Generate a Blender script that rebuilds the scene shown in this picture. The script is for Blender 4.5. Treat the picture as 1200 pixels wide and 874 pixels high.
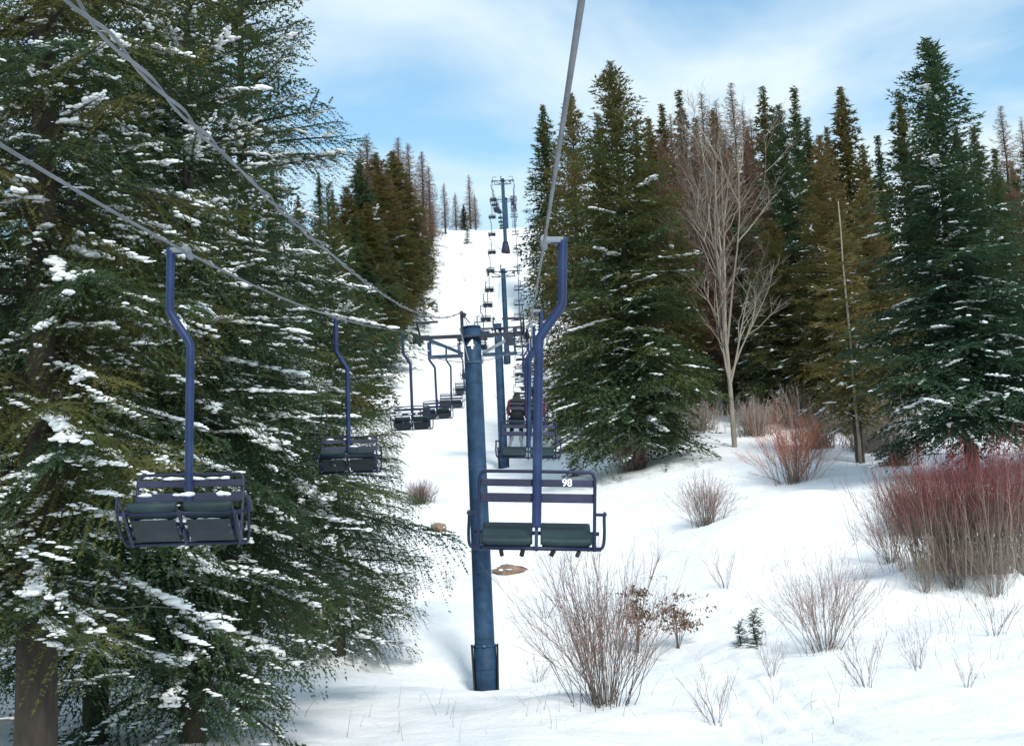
import bpy, bmesh, math, random
import numpy as np
from mathutils import Vector, Matrix, Euler

for o in list(bpy.data.objects):
    bpy.data.objects.remove(o)
scene = bpy.context.scene
COL = scene.collection
R = math.radians

# ------------------------------------------------------------------ camera
PITCH, ROLL, YAW = R(9.33), R(2.6), R(0.36)
FPX = 1600.0                                  # focal length in photo pixels (1200 wide)
cp, sp = math.cos(PITCH), math.sin(PITCH)
_f = np.array([0, cp, sp]); _r = np.array([1.0, 0, 0]); _u = np.array([0, -sp, cp])
cr, sr = math.cos(ROLL), math.sin(ROLL)
_r, _u = cr*_r - sr*_u, sr*_r + cr*_u
cy, sy = math.cos(YAW), math.sin(YAW)
RZ = np.array([[cy, -sy, 0], [sy, cy, 0], [0, 0, 1]])
CF, CR_, CU = RZ @ _f, RZ @ _r, RZ @ _u
cam_d = bpy.data.cameras.new('camera')
cam = bpy.data.objects.new('camera', cam_d)
COL.objects.link(cam)
M = Matrix.Identity(4)
for i in range(3):
    M[i][0], M[i][1], M[i][2] = CR_[i], CU[i], -CF[i]
cam.matrix_world = M
cam_d.sensor_width = 36
cam_d.lens = 48
cam_d.clip_start = 0.1
cam_d.clip_end = 3000
scene.camera = cam

def ray(u, v):
    return CF + CR_*((u-600)/FPX) + CU*((437-v)/FPX)
def at(u, v, d):
    r = ray(u, v)
    return r*(d/r[1])

# ------------------------------------------------------------------ sky, sun, exposure
SUN_EL, SUN_AZ = R(39), R(163)                # azimuth from +Y towards +X: behind the camera and to the right
world = bpy.data.worlds.new('World')
scene.world = world
world.use_nodes = True
nt = world.node_tree
nt.nodes.clear()
wo = nt.nodes.new('ShaderNodeOutputWorld')
bg = nt.nodes.new('ShaderNodeBackground'); bg.inputs['Strength'].default_value = 0.145
sky = nt.nodes.new('ShaderNodeTexSky'); sky.sky_type = 'NISHITA'; sky.sun_disc = False
sky.sun_elevation = SUN_EL; sky.sun_rotation = SUN_AZ
sky.air_density = 1.3; sky.dust_density = 0.1; sky.ozone_density = 3.0
tc = nt.nodes.new('ShaderNodeTexCoord')
mp = nt.nodes.new('ShaderNodeMapping'); mp.inputs['Scale'].default_value = (3.0, 3.0, 7.0)
mp.inputs['Location'].default_value = (0.35, 0.1, 1.55)
ns = nt.nodes.new('ShaderNodeTexNoise'); ns.inputs['Scale'].default_value = 1.25
ns.inputs['Detail'].default_value = 6; ns.inputs['Roughness'].default_value = 0.5
ns.inputs['Distortion'].default_value = 0.4
rp = nt.nodes.new('ShaderNodeValToRGB')
rp.color_ramp.elements[0].position = 0.40; rp.color_ramp.elements[0].color = (0.12, 0.12, 0.12, 1)
rp.color_ramp.elements[1].position = 0.63; rp.color_ramp.elements[1].color = (0.95, 0.95, 0.95, 1)
mxs = nt.nodes.new('ShaderNodeMix'); mxs.data_type = 'RGBA'
mxs.inputs['B'].default_value = (4.7, 5.5, 5.9, 1)
nt.links.new(tc.outputs['Generated'], mp.inputs['Vector'])
nt.links.new(mp.outputs['Vector'], ns.inputs['Vector'])
nt.links.new(ns.outputs['Fac'], rp.inputs['Fac'])
nt.links.new(rp.outputs['Color'], mxs.inputs['Factor'])
tn = nt.nodes.new('ShaderNodeMix'); tn.data_type = 'RGBA'; tn.blend_type = 'MULTIPLY'; tn.inputs['Factor'].default_value = 1.0
tn.inputs['B'].default_value = (0.84, 1.05, 1.03, 1)
nt.links.new(sky.outputs['Color'], tn.inputs['A'])
nt.links.new(tn.outputs['Result'], mxs.inputs['A'])
nt.links.new(mxs.outputs['Result'], bg.inputs['Color'])
nt.links.new(bg.outputs['Background'], wo.inputs['Surface'])

sun_d = bpy.data.lights.new('sun', 'SUN')
sun_d.energy = 2.7; sun_d.angle = R(11); sun_d.color = (1.0, 0.95, 0.88)
sun = bpy.data.objects.new('sun', sun_d); COL.objects.link(sun)
sdir = Vector((math.sin(SUN_AZ)*math.cos(SUN_EL), math.cos(SUN_AZ)*math.cos(SUN_EL), math.sin(SUN_EL)))
sun.rotation_euler = sdir.to_track_quat('Z', 'Y').to_euler()
sun.location = (0, 0, 60)

vs = scene.view_settings
vs.view_transform = 'Standard'; vs.look = 'None'; vs.exposure = 0.32; vs.gamma = 1
vs.use_curve_mapping = False
scene.render.engine = 'CYCLES'
scene.cycles.max_bounces = 5; scene.cycles.diffuse_bounces = 3; scene.cycles.glossy_bounces = 2; scene.cycles.transmission_bounces = 3
scene.render.resolution_x, scene.render.resolution_y = 1024, 745

# ------------------------------------------------------------------ helpers: materials
def mat(name):
    m = bpy.data.materials.new(name); m.use_nodes = True
    t = m.node_tree
    return m, t, t.nodes['Principled BSDF']
def N(t, kind, **kw):
    n = t.nodes.new(kind)
    for k, v in kw.items():
        n.inputs[k].default_value = v
    return n
def ramp(t, fac, stops):
    r = t.nodes.new('ShaderNodeValToRGB')
    el = r.color_ramp.elements
    el[0].position, el[0].color = stops[0][0], (*stops[0][1], 1)
    el[1].position, el[1].color = stops[-1][0], (*stops[-1][1], 1)
    for p, c in stops[1:-1]:
        e = el.new(p); e.color = (*c, 1)
    t.links.new(fac, r.inputs['Fac'])
    return r
def bump(t, b, fac, strength, dist):
    n = N(t, 'ShaderNodeBump', Strength=strength, Distance=dist)
    t.links.new(fac, n.inputs['Height']); t.links.new(n.outputs['Normal'], b.inputs['Normal'])

def paint(name, col, rough=0.45, wear=0.35):
    m, t, b = mat(name)
    c = t.nodes.new('ShaderNodeTexCoord')
    n1 = N(t, 'ShaderNodeTexNoise', Scale=2.2, Detail=8.0, Roughness=0.65)
    t.links.new(c.outputs['Object'], n1.inputs['Vector'])
    lo = tuple(x*(1-wear) for x in col); hi = tuple(min(1, x*(1+wear)+0.012) for x in col)
    r = ramp(t, n1.outputs['Fac'], [(0.3, lo), (0.5, col), (0.72, hi)])
    t.links.new(r.outputs['Color'], b.inputs['Base Color'])
    n2 = N(t, 'ShaderNodeTexNoise', Scale=40.0, Detail=3.0)
    t.links.new(c.outputs['Object'], n2.inputs['Vector'])
    bump(t, b, n2.outputs['Fac'], 0.15, 0.01)
    b.inputs['Roughness'].default_value = rough
    b.inputs['Specular IOR Level'].default_value = 0.3
    return m
def foliage(name, stops, tip=(0.09, 0.10, 0.035), tipf=0.25, rand=0.35, trans=0.38):
    """needle colour: attribute tint.r = bough variation, tint.b = position along bough"""
    m, t, b = mat(name)
    a = t.nodes.new('ShaderNodeAttribute'); a.attribute_name = 'tint'
    s = t.nodes.new('ShaderNodeSeparateColor'); t.links.new(a.outputs['Color'], s.inputs['Color'])
    oi = t.nodes.new('ShaderNodeObjectInfo')
    ma = N(t, 'ShaderNodeMath'); ma.operation = 'MULTIPLY_ADD'
    ma.inputs[1].default_value = rand; ma.inputs[2].default_value = -rand/2
    t.links.new(oi.outputs['Random'], ma.inputs[0])
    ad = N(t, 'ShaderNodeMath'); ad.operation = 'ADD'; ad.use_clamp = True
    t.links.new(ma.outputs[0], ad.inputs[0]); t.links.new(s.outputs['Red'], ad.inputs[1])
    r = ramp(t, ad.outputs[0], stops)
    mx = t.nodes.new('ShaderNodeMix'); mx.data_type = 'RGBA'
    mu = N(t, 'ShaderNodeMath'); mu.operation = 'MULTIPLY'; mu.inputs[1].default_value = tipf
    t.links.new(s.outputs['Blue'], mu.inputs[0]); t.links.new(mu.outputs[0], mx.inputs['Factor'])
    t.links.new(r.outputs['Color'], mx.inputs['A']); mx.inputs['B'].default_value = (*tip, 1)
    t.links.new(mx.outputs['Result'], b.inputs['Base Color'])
    b.inputs['Roughness'].default_value = 0.7
    b.inputs['Specular IOR Level'].default_value = 0.12
    tr = t.nodes.new('ShaderNodeBsdfTranslucent'); t.links.new(mx.outputs['Result'], tr.inputs['Color'])
    ms = N(t, 'ShaderNodeMixShader', Fac=trans)
    out = t.nodes['Material Output']
    t.links.new(b.outputs[0], ms.inputs[1]); t.links.new(tr.outputs[0], ms.inputs[2])
    t.links.new(ms.outputs[0], out.inputs['Surface'])
    return m
def stems_mat(name, stops, rough=0.8):
    """colour along the stem from tint.g (0 base, 1 tip) with tint.r variation"""
    m, t, b = mat(name)
    a = t.nodes.new('ShaderNodeAttribute'); a.attribute_name = 'tint'
    s = t.nodes.new('ShaderNodeSeparateColor'); t.links.new(a.outputs['Color'], s.inputs['Color'])
    r = ramp(t, s.outputs['Green'], stops)
    hs = t.nodes.new('ShaderNodeHueSaturation')
    mr = N(t, 'ShaderNodeMapRange'); mr.inputs['To Min'].default_value = 0.55; mr.inputs['To Max'].default_value = 1.45
    t.links.new(s.outputs['Red'], mr.inputs['Value']); t.links.new(mr.outputs[0], hs.inputs['Value'])
    t.links.new(r.outputs['Color'], hs.inputs['Color']); t.links.new(hs.outputs['Color'], b.inputs['Base Color'])
    b.inputs['Roughness'].default_value = rough
    b.inputs['Specular IOR Level'].default_value = 0.2
    return m
def bark(name, c0, c1, scale=6.0):
    m, t, b = mat(name)
    c = t.nodes.new('ShaderNodeTexCoord')
    mp = N(t, 'ShaderNodeMapping', Scale=(1, 1, 0.25)); t.links.new(c.outputs['Object'], mp.inputs['Vector'])
    n = N(t, 'ShaderNodeTexNoise', Scale=scale, Detail=8.0, Roughness=0.7); t.links.new(mp.outputs[0], n.inputs['Vector'])
    r = ramp(t, n.outputs['Fac'], [(0.3, c0), (0.7, c1)])
    t.links.new(r.outputs['Color'], b.inputs['Base Color'])
    bump(t, b, n.outputs['Fac'], 0.9, 0.05)
    b.inputs['Roughness'].default_value = 0.9
    return m

def snow_mat():
    m, t, b = mat('snow')
    c = t.nodes.new('ShaderNodeTexCoord')
    n1 = N(t, 'ShaderNodeTexNoise', Scale=0.6, Detail=9.0, Roughness=0.6)
    n2 = N(t, 'ShaderNodeTexNoise', Scale=9.0, Detail=6.0, Roughness=0.65)
    t.links.new(c.outputs['Object'], n1.inputs['Vector']); t.links.new(c.outputs['Object'], n2.inputs['Vector'])
    r = ramp(t, n1.outputs['Fac'], [(0.3, (0.84, 0.86, 0.88)), (0.6, (0.89, 0.90, 0.905))])
    t.links.new(r.outputs['Color'], b.inputs['Base Color'])
    ad = N(t, 'ShaderNodeMath'); ad.operation = 'MULTIPLY_ADD'; ad.inputs[1].default_value = 4.0
    t.links.new(n1.outputs['Fac'], ad.inputs[0]); t.links.new(n2.outputs['Fac'], ad.inputs[2])
    bump(t, b, ad.outputs[0], 0.5, 0.10)
    b.inputs['Roughness'].default_value = 0.7
    b.inputs['Specular IOR Level'].default_value = 0.25
    return m
SNOW = snow_mat()
m, t, b = mat('clump_snow'); b.inputs['Base Color'].default_value = (0.88, 0.90, 0.92, 1); b.inputs['Roughness'].default_value = 0.75
_n = N(t, 'ShaderNodeTexNoise', Scale=22.0, Detail=4.0); _c = t.nodes.new('ShaderNodeTexCoord')
t.links.new(_c.outputs['Object'], _n.inputs['Vector']); bump(t, b, _n.outputs['Fac'], 0.6, 0.03)
CLUMP = m
BLUE = paint('blue_paint', (0.010, 0.024, 0.080))
NAVY = paint('navy_paint', (0.010, 0.015, 0.045))
TOWER = paint('tower_paint', (0.015, 0.047, 0.098), 0.6, 0.5)
DARKST = paint('dark_steel', (0.018, 0.026, 0.040), 0.6)
GALV = paint('galvanised_steel', (0.17, 0.19, 0.22), 0.5)
CABLE = paint('cable_steel', (0.13, 0.14, 0.155), 0.5)
VINYL = paint('seat_vinyl', (0.012, 0.029, 0.034), 0.6)
PAN = paint('seat_pan_grey', (0.022, 0.032, 0.038), 0.7)
BLACK = paint('black_rubber', (0.010, 0.011, 0.013), 0.7)
m, t, b = mat('white_lettering'); b.inputs['Base Color'].default_value = (0.82, 0.82, 0.82, 1); b.inputs['Roughness'].default_value = 0.6
WHITE = m
BARK = bark('conifer_bark', (0.020, 0.015, 0.012), (0.066, 0.049, 0.038))
BIRCH = bark('pale_bark', (0.14, 0.12, 0.095), (0.34, 0.30, 0.25), 4.0)
ROCK = bark('rock', (0.12, 0.085, 0.065), (0.34, 0.23, 0.165), 5.0)
DEADLIMB = bark('dead_limb_bark', (0.06, 0.055, 0.05), (0.20, 0.18, 0.16), 8.0)
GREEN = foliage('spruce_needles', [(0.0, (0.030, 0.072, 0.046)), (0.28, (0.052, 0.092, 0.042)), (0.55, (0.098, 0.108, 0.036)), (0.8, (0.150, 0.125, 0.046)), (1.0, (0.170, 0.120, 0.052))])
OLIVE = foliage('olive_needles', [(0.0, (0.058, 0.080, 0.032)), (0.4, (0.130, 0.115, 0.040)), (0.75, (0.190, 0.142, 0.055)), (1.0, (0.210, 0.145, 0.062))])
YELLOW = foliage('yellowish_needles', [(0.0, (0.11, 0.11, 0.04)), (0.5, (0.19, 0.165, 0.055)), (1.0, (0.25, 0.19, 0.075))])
LARCHM = foliage('bare_larch_twigs', [(0.0, (0.15, 0.090, 0.055)), (0.5, (0.21, 0.130, 0.080)), (1.0, (0.27, 0.175, 0.115))], (0.29, 0.17, 0.13), 0.3)
WITHER = foliage('withered_needles', [(0.0, (0.05, 0.055, 0.03)), (0.5, (0.13, 0.08, 0.04)), (1.0, (0.20, 0.115, 0.06))], (0.2, 0.12, 0.06), 0.3)
WILLOW = stems_mat('willow_stems', [(0.0, (0.10, 0.085, 0.07)), (0.5, (0.20, 0.145, 0.12)), (1.0, (0.26, 0.165, 0.15))])
REDSTEM = stems_mat('red_stems', [(0.0, (0.17, 0.14, 0.11)), (0.50, (0.19, 0.15, 0.125)), (0.76, (0.155, 0.062, 0.058)), (1.0, (0.135, 0.030, 0.037))])
RUSTSTEM = stems_mat('rust_stems', [(0.0, (0.15, 0.12, 0.10)), (0.4, (0.24, 0.17, 0.14)), (0.6, (0.40, 0.17, 0.11)), (1.0, (0.42, 0.145, 0.09))])
GREYSTEM = stems_mat('grey_brush_stems', [(0.0, (0.17, 0.145, 0.12)), (1.0, (0.30, 0.245, 0.21))])
TWIG = stems_mat('pale_twigs', [(0.0, (0.28, 0.25, 0.205)), (0.55, (0.26, 0.225, 0.185)), (1.0, (0.22, 0.175, 0.15))])

# ------------------------------------------------------------------ helpers: meshes and objects
def mesh_np(name, V, F, tint=None, smooth=False):
    """V (n,3), F (m,3) triangles"""
    V = np.asarray(V, np.float32); F = np.asarray(F, np.int32)
    me = bpy.data.meshes.new(name)
    me.vertices.add(len(V)); me.vertices.foreach_set('co', V.ravel())
    me.loops.add(F.size); me.loops.foreach_set('vertex_index', F.ravel())
    k = F.shape[1]
    me.polygons.add(len(F))
    me.polygons.foreach_set('loop_start', np.arange(0, F.size, k, dtype=np.int32))
    me.polygons.foreach_set('loop_total', np.full(len(F), k, np.int32))
    if tint is not None:
        at_ = me.attributes.new('tint', 'FLOAT_COLOR', 'POINT')
        c = np.ones((len(V), 4), np.float32); c[:, :3] = tint
        at_.data.foreach_set('color', c.ravel())
    me.update(calc_edges=True)
    me.polygons.foreach_set('use_smooth', np.full(len(F), smooth, bool))
    me.validate()
    return me
def link(name, me, mt=None, parent=None, loc=None):
    o = bpy.data.objects.new(name, me); COL.objects.link(o)
    if mt is not None and not me.materials:
        me.materials.append(mt)
    if parent is not None:
        o.parent = parent
    if loc is not None:
        o.location = loc
    return o
def empty(name, loc=(0, 0, 0), rz=0):
    o = bpy.data.objects.new(name, None); COL.objects.link(o)
    o.location = loc; o.rotation_euler = (0, 0, rz); o.empty_display_size = 0.3
    return o
def tag(o, label, cat, group=None):
    o['label'] = label; o['category'] = cat
    if group:
        o['group'] = group
    return o
def copy_tree(o, parent=None):
    c = o.copy(); COL.objects.link(c)
    c.parent = parent
    for k in list(c.keys()):
        if k in ('label', 'group') and parent is None:
            del c[k]
    for ch in list(o.children):
        copy_tree(ch, c)
    return c

class MB:
    """collects shapes into one mesh"""
    def __init__(s):
        s.bm = bmesh.new()
    def box(s, c, size, rot=None, bev=0.0):
        g = bmesh.ops.create_cube(s.bm, size=1.0)
        vs_ = g['verts']
        if bev:
            pass
        mtx = Matrix.Translation(c) @ (rot.to_matrix().to_4x4() if rot else Matrix.Identity(4)) @ Matrix.Diagonal((*size, 1))
        bmesh.ops.transform(s.bm, matrix=mtx, verts=vs_)
        if bev:
            ed = list({e for v in vs_ for e in v.link_edges})
            bmesh.ops.bevel(s.bm, geom=ed, offset=bev, segments=2, affect='EDGES', profile=0.6)
        return s
    def bar(s, a, b, w, h=None):
        a, b = Vector(a), Vector(b); d = b-a
        q = d.to_track_quat('X', 'Z')
        return s.box((a+b)/2, (d.length, w, h or w), q)
    def tube(s, pts, r, sides=10, closed=False, r1=None):
        pts = [Vector(p) for p in pts]; n = len(pts)
        rings = []; up = None
        for i, p in enumerate(pts):
            a = pts[(i-1) % n] if (closed or i > 0) else p
            c = pts[(i+1) % n] if (closed or i < n-1) else p
            tn = (c-a).normalized()
            if up is None:
                up = Vector((0, 0, 1)) if abs(tn.z) < 0.9 else Vector((0, 1, 0))
            x = up.cross(tn).normalized(); up = tn.cross(x).normalized()
            rr = r if r1 is None else r+(r1-r)*i/(n-1)
            rings.append([s.bm.verts.new(p+(x*math.cos(2*math.pi*k/sides)+up*math.sin(2*math.pi*k/sides))*rr) for k in range(sides)])
        m_ = n if closed else n-1
        for i in range(m_):
            A, B = rings[i], rings[(i+1) % n]
            for k in range(sides):
                f = s.bm.faces.new((A[k], A[(k+1) % sides], B[(k+1) % sides], B[k])); f.smooth = True
        if not closed:
            s.bm.faces.new(list(reversed(rings[0]))); s.bm.faces.new(rings[-1])
        return s
    def disc(s, c, axis, r, w, sides=18):
        c, axis = Vector(c), Vector(axis).normalized()
        return s.tube([c-axis*w/2, c+axis*w/2], r, sides)
    def mesh(s, name):
        me = bpy.data.meshes.new(name)
        bmesh.ops.recalc_face_normals(s.bm, faces=s.bm.faces)
        s.bm.to_mesh(me); s.bm.free()
        return me
    def build(s, name, mt, parent=None, loc=None):
        return link(name, s.mesh(name), mt, parent, loc)
def smooth_path(pts, it=2):
    pts = [Vector(p) for p in pts]
    for _ in range(it):
        q = [pts[0]]
        for a, b in zip(pts, pts[1:]):
            q += [a.lerp(b, .25), a.lerp(b, .75)]
        q.append(pts[-1]); pts = q
    return pts
def text_mesh(body, size, extrude=0.002):
    cu = bpy.data.curves.new('lettering', 'FONT'); cu.body = body; cu.size = size
    cu.align_x = 'CENTER'; cu.align_y = 'CENTER'; cu.extrude = extrude; cu.offset = size*0.022
    o = bpy.data.objects.new('lettering', cu); COL.objects.link(o)
    bpy.context.view_layer.update()
    me = bpy.data.meshes.new_from_object(o.evaluated_get(bpy.context.evaluated_depsgraph_get()))
    bpy.data.objects.remove(o); bpy.data.curves.remove(cu)
    return me

def hash2(ix, iy, seed):
    h = (ix.astype(np.int64)*374761393 + iy.astype(np.int64)*668265263 + seed*982451653) & 0xffffffff
    h = ((h ^ (h >> 13))*1274126177) & 0xffffffff
    return ((h ^ (h >> 16)) & 0xffff)/65535.0
def vnoise(x, y, seed=0):
    ix, iy = np.floor(x), np.floor(y); fx, fy = x-ix, y-iy
    fx = fx*fx*(3-2*fx); fy = fy*fy*(3-2*fy)
    a = hash2(ix, iy, seed); b = hash2(ix+1, iy, seed); c = hash2(ix, iy+1, seed); d = hash2(ix+1, iy+1, seed)
    return (a*(1-fx)+b*fx)*(1-fy)+(c*(1-fx)+d*fx)*fy - 0.5

# ------------------------------------------------------------------ terrain
PY = [-120, -20, 10, 27, 42, 60, 95, 155, 215, 240, 300, 400, 700]
PZ = [-14, -6.0, -3.9, -3.0] + [float(at(590, v, d)[2]) for d, v in ((42, 806), (60, 676), (95, 562), (155, 432), (215, 300), (240, 274))] + [77, 96, 140]
PY, PZ = np.array(PY, float), np.array(PZ)
_s = np.gradient(PZ, PY)
def profile(y):
    y = np.clip(y, PY[0], PY[-1]-1e-6)
    i = np.clip(np.searchsorted(PY, y, side='right')-1, 0, len(PY)-2)
    h = PY[i+1]-PY[i]; s = (y-PY[i])/h
    return ((2*s**3-3*s**2+1)*PZ[i] + (s**3-2*s**2+s)*h*_s[i] + (-2*s**3+3*s**2)*PZ[i+1] + (s**3-s**2)*h*_s[i+1])
ANCH = [(750, 550, 80), (860, 526, 85), (1000, 560, 72), (825, 616, 66), (1110, 700, 45), (1190, 705, 45), (965, 764, 38), (710, 832, 33),
        (1195, 750, 40), (600, 884, 27), (1100, 884, 27), (850, 884, 27), (300, 884, 27), (470, 800, 37), (420, 742, 46), (515, 624, 72),
        (600, 672, 60), (45, 905, 21), (160, 880, 26), (900, 484, 105), (1010, 496, 105), (1150, 560, 70), (520, 850, 30), (560, 806, 41)]
_ax, _ay, _ad, _as = [], [], [], []
for u, v, d in ANCH:
    p = at(u, v, d)
    _ax.append(p[0]); _ay.append(p[1]); _ad.append(p[2]-float(profile(np.array(p[1])))); _as.append(4+d*0.07)
for yy in range(40, 300, 12):
    for xx in (-4.0, 0.0):
        _ax.append(xx); _ay.append(yy); _ad.append(0.0); _as.append(3+yy*0.04)
for yy in range(0, 300, 25):
    _ax += [-16, -45, 45, 22]; _ay += [yy]*4; _ad += [0.8, 2.5, 5.0 if yy > 30 else 1.5, 3.0 if 40 < yy < 150 else 0.6]; _as += [12+yy*.05, 30, 30, 10]
_ax, _ay, _ad, _as = map(np.array, (_ax, _ay, _ad, _as))
def ground(x, y):
    x = np.asarray(x, float); y = np.asarray(y, float)
    sh = np.broadcast(x, y).shape
    x, y = np.broadcast_to(x, sh).ravel(), np.broadcast_to(y, sh).ravel()
    z = profile(y)
    num = np.zeros_like(z); den = np.full_like(z, 0.02)
    for ax, ay, ad, as_ in zip(_ax, _ay, _ad, _as):
        w = np.exp(-((x-ax)**2+(y-ay)**2)/as_**2)
        num += w*ad; den += w
    z = z+num/den
    z += 0.9*vnoise(x/14, y/14, 3)*np.clip((y-30)/40, 0, 1)*np.clip(np.abs(x+1.5)/8-.4, 0, 1)
    z += 0.34*vnoise(x/3.1+7, y/3.6, 5) + 0.13*vnoise(x/1.1, y/1.3, 8) + 0.05*vnoise(x/.42, y/.5, 9)
    for p0, p1, wd, dp in TRACKS:
        ax, ay = p0; bx, by = p1
        L2 = (bx-ax)**2+(by-ay)**2
        tt = np.clip(((x-ax)*(bx-ax)+(y-ay)*(by-ay))/L2, 0, 1)
        dd = np.hypot(x-ax-tt*(bx-ax), y-ay-tt*(by-ay))
        z += -dp*np.exp(-(dd/wd)**4) + 0.3*dp*np.exp(-((dd-wd*1.5)/(wd*.5))**2)
    for mx, my, mr, mh in MOUNDS:
        z += mh*np.exp(-((x-mx)**2+(y-my)**2)/mr**2)
    return z.reshape(sh)
TRACKS = []; MOUNDS = []
pz = lambda u, v, d: float(at(u, v, d)[2])
def hit(u, v):
    """point where the sight line of a photo pixel meets the snow"""
    r = ray(u, v); d = np.linspace(15, 320, 2500)
    P = r[None, :]*(d/r[1])[:, None]
    g = ground(P[:, 0], P[:, 1]) - P[:, 2]
    k = np.where(g > 0)[0]
    k = k[0] if len(k) else len(d)-1
    return P[k]
def xy(u, d, v=560):
    p = at(u, v, d); return float(p[0]), float(p[1])
def gz(x, y):
    return float(ground(np.array([x]), np.array([y]))[0])

for a, b in (((835, 772), (905, 860)), ((850, 770), (960, 860)), ((905, 795), (1010, 868)), ((830, 800), (880, 868)), ((560, 812), (700, 838))):
    pa, pb = hit(*a), hit(*b)
    TRACKS.append(((pa[0], pa[1]), (pb[0], pb[1]), 0.20, 0.065))
for u, v, r_, h_ in ((960, 745, 1.3, .35), (880, 760, 1.0, .3), (1150, 740, 2.5, .45), (470, 800, 2.4, .35), (690, 828, 1.2, .25), (1120, 690, 2.2, .5), (1075, 684, .8, .35), (1105, 676, .6, .4), (1140, 680, .9, .4), (1175, 678, .7, .45), (1060, 668, .7, .3), (1195, 690, .8, .3), (1010, 700, 1.6, .4), (930, 590, 2.0, .45), (640, 845, 1.4, .25), (780, 850, 1.5, .25)):
    p = hit(u, v); MOUNDS.append((p[0], p[1], r_, h_))
MOUNDS.append((-1.46, 42.0, 3.6, pz(571, 812, 42.0)-gz(-1.46, 42.0)))

def axis(pts):
    out = []
    for a, b, st in pts:
        out += list(np.arange(a, b, st))
    out.append(pts[-1][1]); return np.array(out)
gx = axis([(-420, -120, 20), (-120, -40, 4), (-40, -16, 1.0), (-16, -4, .4), (-4, 14, .13), (14, 22, .4), (22, 50, 1.2), (50, 120, 4), (120, 420, 20)])
gy = axis([(-120, 10, 8), (10, 22, 1.0), (22, 44, .14), (44, 75, .35), (75, 130, .8), (130, 250, 1.6), (250, 320, 4), (320, 700, 20)])
GX, GY = np.meshgrid(gx, gy)
GZ = ground(GX, GY)
nx, ny = len(gx), len(gy)
idx = np.arange(nx*ny).reshape(ny, nx)
F = np.stack([idx[:-1, :-1], idx[:-1, 1:], idx[1:, 1:], idx[1:, :-1]], -1).reshape(-1, 4)
g = link('snow_ground', mesh_np('snow_ground', np.stack([GX, GY, GZ], -1).reshape(-1, 3), F, smooth=True), SNOW)
g['kind'] = 'structure'

# ------------------------------------------------------------------ lift line
XC, XR, XL = -1.46, 0.265, -3.185
T4, T5, T6, T7, T8 = 42.0, 95.0, 155.0, 215.0, 300.0
z12, z25, z42 = pz(640, 287, 12), pz(630, 366, 25), pz(613, 386, 42)
NEAR = np.polyfit([12, 25, 42], [z12, z25, z42], 2)
RZ_ = {T4: z42, T5: pz(590, 382, T5), T6: pz(587, 317, T6), T7: pz(586, 211, T7), T8: pz(587, 233, T8), 420.0: pz(587, 262, 420)}
NEAR_L = np.polyfit([8.4, 12.9, 24.5, 42], [pz(0, 181, 8.4), pz(208, 297, 12.9), pz(400, 375, 24.5), z42], 3)
def rope_z(y, x=0.0):
    if y <= T4:
        N_ = NEAR_L if x < -2 else NEAR
        y0 = 7.0 if x < -2 else -10.0
        if y < y0:
            return float(np.polyval(N_, y0) + (y-y0)*np.polyval(np.polyder(N_), y0))
        return float(np.polyval(N_, y))
    ks = sorted(RZ_)
    for a, b in zip(ks, ks[1:]):
        if a <= y <= b:
            s = (y-a)/(b-a)
            return RZ_[a]*(1-s)+RZ_[b]*s - 4*(0.016*(b-a))*s*(1-s)
    return RZ_[ks[-1]]
def rope(x, label):
    ys = list(np.arange(-30, 42, 1.0)) + list(np.arange(42, 420, 3.0))
    mb = MB().tube([(x, y, rope_z(y, x)) for y in ys], 0.0136, 8)
    o = mb.build('haul_rope', CABLE)
    tag(o, label, 'cable')
rope(XR, 'grey steel haul rope holding the uphill chairs seen from behind')
rope(XL, 'grey steel haul rope holding the downhill chairs beside the snowy trees')

# the overhead communication line with its lashed, twisted wire
def comm_line(pts, name, label, strands=2, rad=0.008, hel=0.011, step=0.12, turn=1.1):
    ys = np.array([p[1] for p in pts])
    cx = np.polyfit(ys, [p[0] for p in pts], 2); cz = np.polyfit(ys, [p[2] for p in pts], min(3, len(pts)-1))
    yy = np.arange(ys.min(), ys.max()+step, step)
    root = empty(name, (float(np.polyval(cx, yy[-1])), float(yy[-1]), float(np.polyval(cz, yy[-1]))))
    inv = -Vector(root.location)
    for k in range(strands):
        ph = k*2*math.pi/strands
        path = []
        for y in yy:
            wob = 1+0.9*math.sin(y*0.9+1)*math.sin(y*2.3)
            a = ph+y*2*math.pi/turn
            path.append(inv+Vector((float(np.polyval(cx, y))+hel*wob*math.cos(a), y, float(np.polyval(cz, y))+hel*wob*math.sin(a))))
        MB().tube(path, rad, 6).build('strand', CABLE, root)
    tag(root, label, 'cable')
def mast_top():
    return (XC-0.30, T4-0.05, z42+0.62)
comm_line([at(40, -35, 4.2), at(75, 0, 4.65), at(200, 108, 6.0), at(350, 262, 9.5), at(430, 330, 13.8), at(472, 357, 18.2), at(510, 372, 28), mast_top()],
          'communication_line', 'slack twisted grey wire pair sagging above the downhill rope to the numbered tower')

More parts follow.
